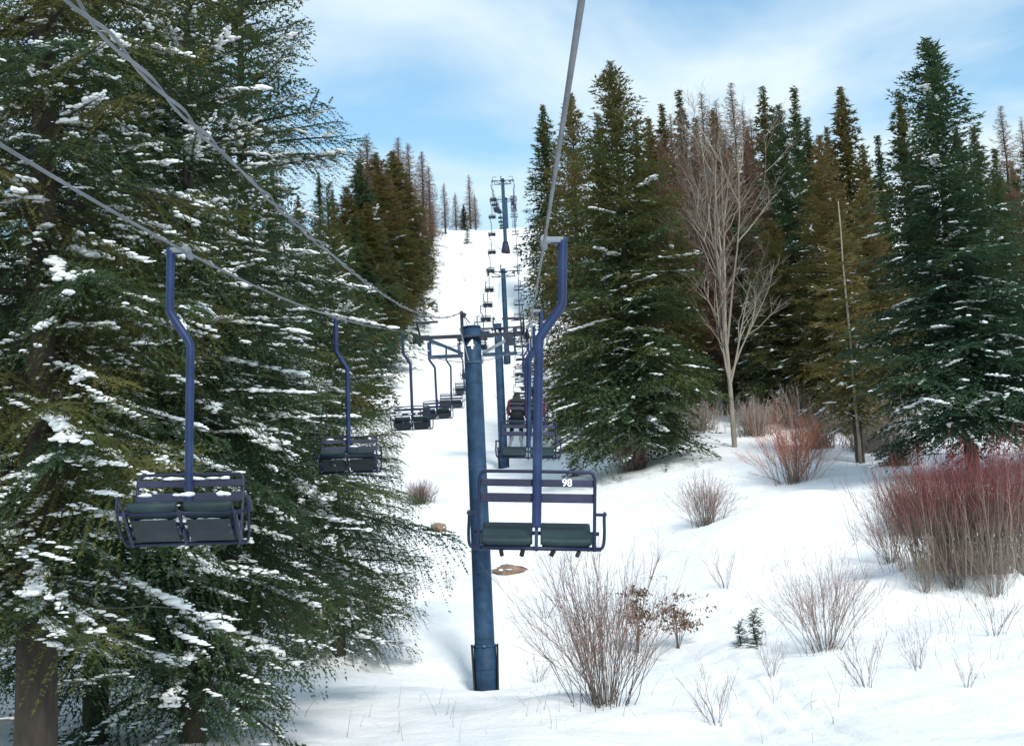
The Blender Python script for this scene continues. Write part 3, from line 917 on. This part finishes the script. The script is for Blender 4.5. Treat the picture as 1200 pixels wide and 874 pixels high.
def plant_tree(T, x, y, scale, rz, label, group=None, needles=None, name='spruce_tree', trunk=BARK, cat='tree', sink=.25, lean=0.0, sxy=1.0):
    root = empty(name, (x, y, gz(x, y)-sink), rz)
    root.rotation_euler = (0, lean, rz); root.scale = (scale*sxy, scale*sxy, scale)
    link('trunk', T['trunk'], trunk, root)
    c = bpy.data.objects.new('crown', T['crown']); COL.objects.link(c); c.parent = root
    if not T['crown'].materials:
        T['crown'].materials.append(needles or GREEN)
    if needles is not None and T['crown'].materials[0] != needles:
        c.material_slots[0].link = 'OBJECT'; c.material_slots[0].material = needles
    if T['snow'] is not None:
        s = link('snow_clumps', T['snow'], CLUMP, root); s['kind'] = 'stuff'
    return tag(root, label, cat, group)

# ---- near trees on the downhill side (left)
NA = conifer(1, 23.5, 3.5, 2.4, 'near', 18, .02, .62, .12, droop=.40, shape=.60, snow=2.9, snow_size=.038, heavy=.34)
NB = conifer(2, 19.0, 3.5, 2.8, 'near', 19, .0, .48, .22, droop=.38, shape=.64, snow=2.8, snow_size=.040, heavy=.34)
NC = conifer(6, 16.5, 3.2, 1.2, 'near', 20, .0, .52, .22, droop=.40, shape=.72, snow=2.8, snow_size=.042, heavy=.36)
def near(T, u, d, sc, rz, label, sxy=1.0, v=700):
    x, y = xy(u, d, v)
    return plant_tree(T, x, y, sc, rz, label, None, GREEN, lean=0, sxy=sxy)
trA = near(NA, 42, 20, 1.0, .4, 'tallest thick-trunked snowy spruce with bare lower limbs beside the descending rope', v=860)
near(NB, 112, 25.5, .95, 2.0, 'slender-trunked snowy spruce directly behind the thick-trunked one', v=800)
near(NB, 292, 31, 1.06, 4.4, 'broad snowy spruce with long low boughs reaching over the open snow', sxy=1.05, v=720)
near(NC, 225, 25, 1.06, 1.1, 'snow-laden spruce right behind the nearest descending chair', v=780)
near(NC, 395, 44, .95, 3.3, 'dark snowy spruce behind the second descending chair', v=660)
near(NA, -75, 27, .9, 2.6, 'snowy spruce at the outer side of the thick-trunked one', v=760)
near(NB, 190, 39, 1.15, 5.5, 'tall spruce standing deeper in the wood behind the near ones', v=680)

# bare lower limbs of the thick-trunked tree, with snow lying along them
rng = np.random.default_rng(9)
pol = []; sc_, ss_, sd_ = [], [], []
for i in range(34):
    z = rng.uniform(.9, 6.5); a = rng.uniform(0, 2*math.pi); L = rng.uniform(.6, 2.0)
    if math.sin(a+.4) < -.6:
        continue
    s = np.linspace(0, 1, 6)
    P = np.stack([(.2+s*L)*math.cos(a), (.2+s*L)*math.sin(a), z+s*L*rng.uniform(-.25, .35)-.25*L*s**2], 1)
    P[1:] += rng.normal(size=(5, 3))*.03
    pol.append((P, .022, .006))
    if rng.random() < .8:
        for q in np.linspace(.1, .9, 9):
            j = q*5; k0 = int(j); p = P[k0]*(1-(j-k0))+P[min(5, k0+1)]*(j-k0)
            sc_.append(p+[0, 0, .018]); ss_.append((.085*rng.uniform(.7, 1.2), .022, .022*rng.uniform(.7, 1.4))); sd_.append(a)
tv, tf, tt = tubes(pol, [5]*len(pol))
dl = link('dead_limbs', mesh_np('dead_limbs', tv, tf, tt, True), DEADLIMB, trA); dl['kind'] = 'stuff'
C = np.array(sc_); Vl, bf, _ = lumps(rng, C, np.array(ss_), 1); D = np.array(sd_)
ca, sa = np.cos(D)[:, None], np.sin(D)[:, None]
W = np.stack([Vl[:, :, 0]*ca-Vl[:, :, 1]*sa, Vl[:, :, 0]*sa+Vl[:, :, 1]*ca, Vl[:, :, 2]], -1)+C[:, None, :]
so = link('limb_snow', mesh_np('limb_snow', W.reshape(-1, 3), (bf[None]+np.arange(len(C))[:, None, None]*Vl.shape[1]).reshape(-1, 3), smooth=True), CLUMP, trA); so['kind'] = 'stuff'

# ---- mid and far tree kinds
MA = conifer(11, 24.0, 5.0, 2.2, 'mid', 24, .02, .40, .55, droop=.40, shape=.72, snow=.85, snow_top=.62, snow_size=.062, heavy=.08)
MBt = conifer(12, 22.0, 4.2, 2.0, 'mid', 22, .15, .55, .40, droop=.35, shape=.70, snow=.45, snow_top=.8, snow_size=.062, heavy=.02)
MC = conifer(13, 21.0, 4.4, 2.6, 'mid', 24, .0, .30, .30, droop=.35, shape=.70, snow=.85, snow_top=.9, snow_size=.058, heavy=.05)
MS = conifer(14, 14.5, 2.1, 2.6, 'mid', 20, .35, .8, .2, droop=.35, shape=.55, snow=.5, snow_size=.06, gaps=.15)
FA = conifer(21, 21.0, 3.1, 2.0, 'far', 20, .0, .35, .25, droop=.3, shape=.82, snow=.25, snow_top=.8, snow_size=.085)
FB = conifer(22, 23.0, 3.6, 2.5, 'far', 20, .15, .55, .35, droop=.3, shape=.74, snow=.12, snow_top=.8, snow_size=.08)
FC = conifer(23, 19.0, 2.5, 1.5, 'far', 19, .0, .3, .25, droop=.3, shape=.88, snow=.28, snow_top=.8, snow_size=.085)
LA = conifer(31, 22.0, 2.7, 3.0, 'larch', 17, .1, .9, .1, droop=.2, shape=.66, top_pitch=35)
LB = conifer(32, 20.0, 2.2, 3.0, 'larch', 15, .1, .9, .1, droop=.15, shape=.6, top_pitch=30)
SAP = conifer(41, 1.5, .48, .08, 'near', 34, .05, .4, .1, droop=.2, shape=.9, snow=5, snow_size=.03)

def by_top(T, u, v_top, d, rz, label, group=None, needles=None, name='spruce_tree', sxy=1.0, lean=0.0, vb=520):
    """a tree whose tip shows at photo pixel (u, v_top), standing d metres away"""
    tip = at(u, v_top, d)
    x, y = float(tip[0]), float(tip[1])
    h = float(tip[2])-gz(x, y)+.25
    return plant_tree(T, x, y, h/T['H'], rz, label, group, needles, name, sxy=sxy, lean=lean)
by_top(MA, 722, 74, 80, .3, 'largest broad spruce beside the lift line, trunk clear of snow at its foot', None, GREEN, lean=R(-.8), sxy=1.1)
by_top(MBt, 668, 112, 100, 1.7, 'olive spruce close behind the largest broad spruce, at the edge of the slope', None, OLIVE)
by_top(FB, 636, 124, 175, .9, 'narrow dark spruce at the slope edge, behind the olive one', None, GREEN)
by_top(MC, 1090, 44, 58, 2.2, 'tall dark green spruce towering over the dark red thicket', None, GREEN, sxy=1.16, lean=R(.5))
by_top(MC, 1215, 150, 62, 4.0, 'dark spruce behind the dark red thicket, beside the towering spruce', None, GREEN, sxy=1.2)
by_top(MBt, 960, 160, 88, 3.9, 'olive brown spruce between the bare pale tree and the towering spruce', None, OLIVE, sxy=1.05)
by_top(MBt, 1010, 215, 84, 5.0, 'shorter olive spruce behind the slender snag-topped tree', None, OLIVE)
by_top(MC, 912, 125, 100, 5.2, 'dark blue-green spruce directly behind the bare pale tree', None, GREEN)
by_top(MA, 905, 260, 92, 2.5, 'lower dark spruce behind the rust-topped shrub', None, GREEN, sxy=1.2)
by_top(MS, 984, 262, 72, .5, 'slender yellowish conifer with bare pole trunk standing out from the forest', None, YELLOW, 'slender_conifer', sxy=1.35)
p = at(982, 232, 72); x, y = float(p[0]), float(p[1])
# forest beyond, on the right
KIND_R = [('dark green forest spruce of middle width behind the bare pale tree and its neighbours', 'dark forest spruces behind the bare pale tree'),
          ('narrow spired dark forest spruce behind the bare pale tree and its neighbours', 'narrow forest spruces behind the bare pale tree'),
          ('broad olive-brown forest spruce behind the bare pale tree and its neighbours', 'olive forest spruces behind the bare pale tree')]
rows = [(775, 124, 130), (795, 108, 136), (760, 140, 128), (893, 104, 128), (930, 104, 134), (985, 103, 126), (1053, 108, 112), (1028, 160, 130),
        (1010, 170, 140), (875, 150, 130), (945, 140, 125), (968, 150, 138), (1140, 150, 100), (1165, 175, 95), (1185, 190, 110), (700, 135, 125),
        (745, 150, 140), (835, 130, 145), (855, 175, 118), (815, 140, 140), (1075, 170, 120), (1120, 150, 125)]
for i, (u, v, d) in enumerate(rows):
    by_top((FA, FC, FB)[i % 3], u, v, d, i*1.3, *KIND_R[i % 3], GREEN if i % 3 == 1 else OLIVE)
GRP_L = 'leafless larches in the forest'
LAB_L = 'leafless pinkish brown larch among the forest spruces by the pale tree'
for i, (u, v, d) in enumerate([(785, 135, 112), (800, 125, 118), (822, 110, 116), (838, 118, 110), (856, 98, 120), (870, 128, 112), (812, 150, 106), (848, 150, 106), (880, 140, 122), (772, 160, 108), (1172, 125, 105), (1196, 140, 98), (918, 160, 116), (830, 175, 102), (795, 185, 104)]):
    by_top((LA, LB)[i % 2], u, v, d, i*2.1, LAB_L, GRP_L, LARCHM, 'larch_tree')
rr = random.Random(5)
for i in range(34):
    d = rr.uniform(100, 165); u = rr.uniform(690, 1230)
    x, y = xy(u, d, 450)
    T = (FA, FB, FC)[i % 3]
    plant_tree(T, x, y, rr.uniform(.62, .86), rr.uniform(0, 6), *KIND_R[(0, 2, 1)[i % 3]], (GREEN, OLIVE, GREEN)[i % 3])

# forest on the left of the slope
KIND_W = [('broad olive-brown forest spruce on the descending side of the upper slope', 'olive forest spruces on the descending side'),
          ('narrow spired dark spruce on the descending side of the upper slope', 'narrow forest spruces on the descending side'),
          ('dark green spruce of middle width on the descending side of the upper slope', 'dark forest spruces on the descending side')]
for i, (u, v, d) in enumerate([(470, 178, 185), (486, 205, 190), (500, 235, 198), (450, 180, 170), (430, 190, 160), (462, 225, 176), (478, 250, 180), (492, 268, 196), (415, 220, 150), (440, 240, 150), (508, 270, 215), (543, 240, 245), (455, 270, 165), (425, 255, 140), (405, 260, 120)]):
    by_top((FB, FC, FA)[i % 3], u-10 if u < 530 else u, v, d, i*1.7, *KIND_W[i % 3], OLIVE if i % 3 != 1 else GREEN, sxy=1.75)
GRP_LL = 'leafless larches along the descending side'
LAB_LL = 'leafless reddish larch along the descending side of the upper slope'
for i, (u, v, d) in enumerate([(437, 158, 170), (474, 162, 188), (486, 168, 196), (502, 178, 205), (520, 215, 236), (533, 226, 244), (549, 205, 250), (556, 228, 258), (510, 195, 220), (455, 190, 176), (465, 205, 180), (430, 175, 165), (494, 215, 200), (514, 240, 225)]):
    by_top((LB, LA)[i % 2], u-8 if u < 515 else u, v, d, i*1.1, LAB_LL, GRP_LL, LARCHM, 'larch_tree', sxy=1.5)
for i in range(30):
    d = rr.uniform(55, 215); x = XC-rr.uniform(11+d*.015, 38); y = d
    plant_tree((FA, FB, FC)[i % 3], x, y, rr.uniform(.55, .8), rr.uniform(0, 6), *KIND_W[(2, 0, 1)[i % 3]], (GREEN, OLIVE, GREEN)[i % 3])
# slope edge on the right, further up
for i, (dx, d, s) in enumerate([(11, 140, .6), (12, 155, .62), (11.5, 172, .55), (13, 190, .55), (16, 205, .5), (14, 128, .62)]):
    plant_tree((FC, FA)[i % 2], XC+dx, d, s, i*1.9, 'spruce at the slope edge above the largest broad spruce', 'spruces at the upper slope edge', GREEN)

# saplings
def sapling(u, v, s, label, mt=GREEN, cat='sapling', sink=.05):
    p = hit(u, v)
    plant_tree(SAP, float(p[0]), float(p[1]), s, u*.37, label, None, mt, 'spruce_sapling', cat=cat, sink=sink)
sapling(658, 530, 2.2, 'small spruce sapling in snow beside the occupied chair')
sapling(672, 558, 1.5, 'tiny spruce sapling at the foot of the largest broad spruce')
sapling(886, 757, 1.0, 'little green spruce sapling half buried near the bare shrub', sink=.72)
sapling(868, 757, .8, 'lowest green sprig poking from the snow beside a sapling', sink=.68)
for i, (u, v, s) in enumerate([(497, 372, 1.7), (512, 366, 1.2), (548, 286, 2.6)]):
    p = hit(u, v)
    plant_tree(SAP, float(p[0]), float(p[1]), s*.7, u*.7, 'small spruce dotting the open upper slope', 'young spruces on the open slope', GREEN, 'spruce_sapling', cat='sapling', sink=.05)

# ------------------------------------------------------------------ bare deciduous tree
def deciduous(seed, H):
    rng = np.random.default_rng(seed)
    pol, sd, ti = [], [], []
    def grow(p, d, L, r, lev):
        n = 7 if lev < 2 else 5
        pts = [p]; dd = d.copy()
        for k in range(n-1):
            dd = dd+rng.normal(size=3)*(.012, .05, .13, .13, .13)[lev]+np.array([0, 0, .05 if lev else 0])
            dd /= np.linalg.norm(dd); pts.append(pts[-1]+dd*L/(n-1))
        pts = np.array(pts)
        pol.append((pts, r, max(.004, r*(.55 if lev == 0 else .22)))); sd.append((10, 6, 4, 3, 3)[lev]); ti.append((rng.random(), lev*.22, min(1, lev*.22+.24)))
        if lev == 4:
            return
        m = (8, 6, 6, 5)[lev]
        for k in range(m):
            f = rng.uniform(.30 if lev == 0 else .25, 1.0); j = f*(n-1); k0 = min(int(j), n-2)
            q = pts[k0]*(1-(j-k0))+pts[k0+1]*(j-k0)
            a = rng.uniform(0, 2*math.pi); perp = np.array([math.cos(a), math.sin(a), 0])
            up_ = (pts[k0+1]-pts[k0]); up_ /= np.linalg.norm(up_)
            ang = R(rng.uniform(18, 40)) if lev == 0 else R(rng.uniform(16, 44))
            nd = up_*math.cos(ang)+perp*math.sin(ang); nd /= np.linalg.norm(nd)
            grow(q, nd, L*rng.uniform(.36, .54)*(1.15-.3*f), r*(.50 if lev == 0 else .55)*(1.1-.35*f), lev+1)
    grow(np.array([0, 0, -.3]), np.array([0, 0, 1.0]), H*.62, .165, 0)
    # leaders carrying the crown up
    for a, f, tl in ((.3, .98, 4), (2.9, .86, 9), (0.2, .70, 11), (3.3, .62, 10), (5.0, .55, 13), (1.7, .80, 7)):
        base = np.array([0, 0, H*.62*f*.95])
        grow(base, np.array([math.sin(R(tl))*math.cos(a), math.sin(R(tl))*math.sin(a), math.cos(R(tl))]), H*(.98-.62*f*.95)*.92, .085*(1.2-.4*f), 1)
    tr = tubes(pol[:1], sd[:1], ti[:1]); br = tubes(pol[1:], sd[1:], ti[1:])
    return tr, br
tr, br = deciduous(7, 19.5)
p = hit(861, 524); x, y = float(p[0]), float(p[1])
bt = empty('bare_aspen_tree', (x, y, gz(x, y)), .6)
link('trunk', mesh_np('trunk', *tr, smooth=True), BIRCH, bt)
link('crown', mesh_np('crown', *br, smooth=True), TWIG, bt)
tag(bt, 'tall leafless pale-barked tree with forked limbs before the conifer forest', 'tree')
# the pale snag beside the slender conifer
tip = at(982, 236, 71.2); x, y = float(tip[0]), float(tip[1])
zb = gz(x, y); hh = float(tip[2])-zb
sn = empty('dead_snag', (x, y, zb-.2))
MB().tube([(.02*math.sin(k*1.7), .02*math.cos(k), (hh+.2)*k/9) for k in range(10)], .09, 8, r1=.03).build('trunk', BIRCH, sn)
rs = random.Random(3)
for k in range(9):
    z_ = hh*rs.uniform(.35, .97); a_ = rs.uniform(0, 6.28); l_ = rs.uniform(.2, .7)
    MB().tube([(0, 0, z_), (l_*math.cos(a_), l_*math.sin(a_), z_+rs.uniform(-.1, .15))], .018, 5, r1=.006).build('branch_stub', BIRCH, sn)
tag(sn, 'dead pale bare pole of a tree rising against the slender yellowish conifer', 'tree')

# ------------------------------------------------------------------ shrubs
def shrub(seed, h, spread, n, r=.011, sub=5, upright=.75, segs=7, foot=.16):
    rng = np.random.default_rng(seed)
    pol, ti = [], []
    for i in range(n):
        a = rng.uniform(0, 2*math.pi); b0 = abs(rng.normal())*spread*foot
        lean = abs(rng.normal())*.33*(1-upright)*3+.05
        L = h*rng.uniform(.55, 1.08)*(1-.25*min(1, lean))
        s = np.linspace(0, 1, segs)
        d = np.array([math.cos(a), math.sin(a)])
        out = b0+L*np.sin(lean)*(s*.9+.35*s**2)
        P = np.stack([d[0]*out, d[1]*out, -.15+L*math.cos(lean)*s-.06*L*s**3], 1)
        P[1:] += np.cumsum(rng.normal(size=(segs-1, 3))*.034*L/h*(.5+h/4), 0)
        v = rng.random()
        pol.append((P, r*rng.uniform(.7, 1.3), .0035)); ti.append((v, 0, .9))
        for k in range(rng.integers(max(1, sub-2), sub+2)):
            f = rng.uniform(.28, .95); j = f*(segs-1); k0 = min(int(j), segs-2)
            q = P[k0]+(P[k0+1]-P[k0])*(j-k0)
            dv = P[k0+1]-P[k0]; dv /= np.linalg.norm(dv)
            nd = dv+rng.normal(size=3)*.38+np.array([0, 0, .25]); nd /= np.linalg.norm(nd)
            l = h*rng.uniform(.12, .38)*(1.15-f*.6)
            ss = np.linspace(0, 1, 4)[:, None]
            Q = q+nd*l*ss+rng.normal(size=(4, 3))*.012*ss+np.array([0, 0, .12*l])*ss**2
            pol.append((Q, r*.5, .0028)); ti.append((v, f*.8, 1.0))
            if rng.random() < .6:
                nd2 = nd+rng.normal(size=3)*.5; nd2 /= np.linalg.norm(nd2)
                Q2 = Q[2]+nd2*l*.5*np.linspace(0, 1, 3)[:, None]
                pol.append((Q2, r*.35, .0025)); ti.append((v, f*.85, 1.0))
    return tubes(pol, [3]*len(pol), ti)
SH = {
    'big': mesh_np('stems', *shrub(1, 3.6, 2.2, 95, .0085, 8, .68)),
    'mid': mesh_np('stems', *shrub(2, 3.0, 1.6, 60, .0085, 8, .66)),
    'fan': mesh_np('stems', *shrub(3, 2.6, 1.7, 120, .009, 7, .62)),
    'thin': mesh_np('stems', *shrub(4, 1.6, .7, 13, .0065, 5, .70)),
    'dense': mesh_np('stems', *shrub(5, 4.4, 4.2, 300, .012, 7, .84, 7, .25)),
    'dense2': mesh_np('stems', *shrub(6, 4.0, 4.6, 290, .012, 7, .82, 7, .25)),
    'brush': mesh_np('stems', *shrub(7, 2.6, 4.0, 240, .020, 4, .75)),
}
def put_shrub(kind, u, v, s, mt, label, group=None, name='bare_shrub', d=None, rz=None):
    if d is None:
        p = hit(u, v); x, y = float(p[0]), float(p[1])
    else:
        x, y = xy(u, d, v)
    root = empty(name, (x, y, gz(x, y)), u*.61 if rz is None else rz)
    root.scale = (s, s, s)
    me = SH[kind]
    o = bpy.data.objects.new('stems', me); COL.objects.link(o); o.parent = root
    if not me.materials:
        me.materials.append(mt)
    o.material_slots[0].link = 'OBJECT'; o.material_slots[0].material = mt
    return tag(root, label, 'shrub', group)
put_shrub('big', 708, 826, 1.05, WILLOW, 'largest bare grey willow shrub, on the snow beside the numbered tower')
put_shrub('mid', 968, 762, 1.0, WILLOW, 'bare reddish willow shrub on the snow below the dark red thicket')
put_shrub('fan', 827, 616, 1.0, WILLOW, 'fan-shaped bare shrub standing alone below the bare pale tree')
put_shrub('fan', 930, 566, 1.55, RUSTSTEM, 'rust-topped bare shrub beside the slender conifer', rz=1.0)
put_shrub('dense', 1108, 668, .84, REDSTEM, 'dark red dogwood clump at the open side of the thicket', name='dogwood_shrub')
put_shrub('dense2', 1160, 668, 1.06, REDSTEM, 'tall dark red dogwood clump in the middle of the thicket', name='dogwood_shrub')
put_shrub('dense', 1220, 672, 1.04, REDSTEM, 'dark red dogwood clump at the forest end of the thicket', name='dogwood_shrub', rz=2.0)
put_shrub('dense2', 1075, 625, .6, GREYSTEM, 'grey-brown bare clump at the back edge of the red thicket')
put_shrub('mid', 1120, 690, .8, WILLOW, 'loose bare willow leaning out before the red thicket', rz=2.2)
put_shrub('mid', 1165, 700, .75, GREYSTEM, 'pale bare willow before the tall middle clump of the red thicket', rz=3.0)
put_shrub('mid', 1085, 694, .6, GREYSTEM, 'low pale willow on the drift before the open side of the red thicket', rz=4.0)
put_shrub('mid', 1045, 660, .8, WILLOW, 'thin bare willow between the red thicket and the slender conifer', rz=.2)
put_shrub('fan', 738, 552, 1.2, WILLOW, 'pinkish bare brush around the trunk of the largest broad spruce', rz=.3)
put_shrub('fan', 700, 540, .95, WILLOW, 'bare brush under the downhill boughs of the largest broad spruce', rz=2.3)
for i, (u, v, s) in enumerate([(790, 520, 1.0), (885, 510, 1.0), (960, 525, .9), (1020, 530, 1.0), (1050, 545, .9), (820, 505, .9), (900, 492, 1.1), (940, 500, 1.1), (1000, 505, 1.1), (1035, 510, 1.1)]):
    put_shrub('brush', u, v, s, GREYSTEM, 'grey bare underbrush along the foot of the forest', 'underbrush at the forest foot')
for i, (u, v, s, l) in enumerate([(850, 690, 1.0, 'thin bare sapling stems on the snow between the lone fan shrub and willow'), (840, 850, .9, 'sparse twiggy shrub beside the ski tracks'), (1015, 805, 1.0, 'small twiggy shrub at the foot of the reddish willow'),
                                  (1075, 785, .8, 'single crooked twig shrub out on the smooth snow'), (1133, 805, .55, 'tiny dry twig tuft alone on the smooth snow'), (905, 795, .75, 'low dry twigs between the ski tracks and the reddish willow'),
                                  (1165, 745, 1.0, 'wispy twigs along the snowbank rim below the thicket'), (630, 800, .8, 'low bare twigs between the tower base and the largest shrub'), (640, 725, .9, 'thin pale twigs below the chair marked 98'),
                                  (400, 690, 1.0, 'bare twigs showing past the long low spruce boughs'), (440, 700, 1.0, 'upright pale twigs at the edge of the snow bench'), (525, 690, .8, 'thin twigs on the snow beside the numbered tower pole'),
                                  (492, 590, 1.4, 'bare twigs by the tip of the spruce boughs, below the descending chairs'), (420, 735, 1.2, 'pale dry brush on the snow bench beside the spruces'), (385, 738, 1.2, 'pale dry brush close under the spruce boughs')]):
    put_shrub('thin' if i not in (13, 14, 12) else 'brush', u, v, s if i not in (13, 14, 12) else s*.42, WILLOW, l, name='twig_shrub')
for i, (u, v, s) in enumerate([(470, 330, 1.2), (490, 322, 1.0), (520, 312, 1.0), (545, 330, .8), (470, 395, 1.0), (455, 430, 1.0), (545, 470, .9), (500, 400, .8), (560, 440, .8), (585, 470, .8), (515, 345, .9), (540, 300, 1.0)]):
    put_shrub('thin', u, v, s*1.1, WILLOW, 'small bare bush scattered on the open upper slope', 'bushes on the open slope', 'twig_shrub')

# clumps of withered leaves still hanging on thin stems
def leafy(u, v, h, w, n, label, seed):
    rng = np.random.default_rng(seed)
    p = hit(u, v)
    root = empty('withered_shrub', (float(p[0]), float(p[1]), gz(p[0], p[1])))
    pol = []; pts = []
    for k in range(9):
        a = rng.uniform(0, 6.28); s = np.linspace(0, 1, 6)[:, None]
        q = np.array([math.cos(a)*w*.35*rng.random(), math.sin(a)*w*.35*rng.random(), h*rng.uniform(.7, 1.1)])
        P = np.array([0, 0, -.1])*(1-s)+q*s+rng.normal(size=(6, 3))*.02
        pol.append((P, .012, .004))
        for j in range(6):
            f = rng.uniform(.45, 1); b_ = np.array([0, 0, -.1])*(1-f)+q*f
            e = b_+rng.normal(size=3)*np.array([w*.3, w*.3, .12]); pol.append((np.stack([b_, (b_+e)/2+[0, 0, .03], e]), .006, .003))
            for m_ in range(n//54+1):
                pts.append(b_+(e-b_)*rng.uniform(.3, 1.1)+rng.normal(size=3)*.05)
    link('stems', mesh_np('stems', *tubes(pol, [4]*len(pol))), WILLOW, root)
    pts = np.array(pts); k = len(pts)
    d1 = rng.normal(size=(k, 3))*.035; d2 = rng.normal(size=(k, 3))*.022-np.array([0, 0, .035])
    V = np.stack([pts-d1*.5, pts+d2+d1*.2, pts+d1*.8, pts-d2*.5], 1).reshape(-1, 3)
    tt = np.zeros((len(V), 3)); tt[:, 0] = np.repeat(rng.uniform(.2, 1, k), 4)
    lv = link('leaves', mesh_np('leaves', V, np.arange(len(V)).reshape(-1, 4), tt), WITHER, root); lv['kind'] = 'stuff'
    tag(root, label, 'shrub')
leafy(748, 765, 2.1, 1.1, 900, 'withered brown leaf clump inside the largest bare shrub', 3)
leafy(795, 760, 1.5, 1.6, 900, 'withered brown low bush at the edge of the largest bare shrub', 8)

# weeds and grass stalks poking through the snow
rng = np.random.default_rng(15)
pol, ti = [], []
for cu, cv, su, sv, n in ((420, 722, 34, 14, 420), (395, 700, 30, 14, 160), (640, 700, 30, 30, 60), (860, 650, 60, 50, 40), (1080, 720, 90, 30, 200), (640, 810, 40, 25, 40), (900, 830, 60, 25, 40), (480, 640, 30, 40, 50), (1020, 640, 40, 40, 90), (450, 850, 60, 20, 30), (700, 640, 90, 50, 50), (650, 520, 20, 14, 40), (750, 560, 70, 12, 60)):
    for k in range(n):
        u, v = rng.normal(cu, su), rng.normal(cv, sv)
        if v > 880 or v < 480:
            continue
        r_ = ray(u, v)
        p = hit(u, v)
        l = rng.uniform(.15, .7); dv = np.array([rng.normal()*.25, rng.normal()*.25, 1.0])
        s = np.linspace(0, 1, 4)[:, None]
        P = p+np.array([0, 0, -.08])+dv*l*s+np.array([rng.normal()*.12, 0, -.05])*s**2
        pol.append((P, .006, .003)); ti.append((rng.random(), .2, 1))
w_ = link('dry_weeds', mesh_np('dry_weeds', *tubes(pol, [3]*len(pol), ti)), GREYSTEM)
w_['kind'] = 'stuff'; tag(w_, 'thin dry stalks poking up through the snow', 'weeds')

# boulders
def boulder(u, v, sx, sy_, sz, label, seed):
    rng = np.random.default_rng(seed)
    bm = bmesh.new(); bmesh.ops.create_icosphere(bm, subdivisions=3, radius=1)
    ph = rng.random(6)*6
    for vv in bm.verts:
        c = vv.co
        k = 1+.18*math.sin(3*c.x+ph[0])*math.cos(2.6*c.y+ph[1])+.13*math.sin(5*c.z+4*c.x+ph[2])+.08*math.sin(11*c.y+7*c.x+ph[3])+.05*math.sin(19*c.z+13*c.x+ph[4])+.03*rng.random()
        vv.co = Vector((c.x*sx, c.y*sy_, c.z*sz))*k
    p = hit(u, v)
    root = empty('boulder', (float(p[0]), float(p[1]), gz(p[0], p[1])))
    me = bpy.data.meshes.new('rock'); bm.to_mesh(me); bm.free()
    me.polygons.foreach_set('use_smooth', np.ones(len(me.polygons), bool))
    link('rock', me, ROCK, root, (0, 0, sz*.18))
    k = 46; a = rng.uniform(0, 6.28, k); q = np.sqrt(rng.random(k))
    C = np.stack([sx*1.25*q*np.cos(a), sy_*1.2*q*np.sin(a)+sy_*.25, sz*(.18+.95*np.sqrt(np.clip(1-q**2, 0, 1)))], 1)
    C = C[(C[:, 1] > -sy_*.15) | (q > .93)]
    V, bf, _ = lumps(rng, C, np.stack([rng.uniform(.08, .2, len(C))*sx*1.6, rng.uniform(.1, .2, len(C)), rng.uniform(.03, .07, len(C))], 1))
    V = V+C[:, None, :]
    cp_ = link('snow_cap', mesh_np('snow_cap', V.reshape(-1, 3), (bf[None]+np.arange(len(C))[:, None, None]*V.shape[1]).reshape(-1, 3), smooth=True), CLUMP, root); cp_['kind'] = 'stuff'
    tag(root, label, 'boulder')
boulder(514, 622, .42, .4, .36, 'small round tan boulder on the snow past the spruce boughs', 1)
boulder(598, 671, .68, .5, .27, 'low flat brown boulder in the snow under the chair marked 98', 2)

print('RIGHT ROPE z at 0:', rope_z(0), 'tris', sum(len(m.polygons) for m in bpy.data.meshes))
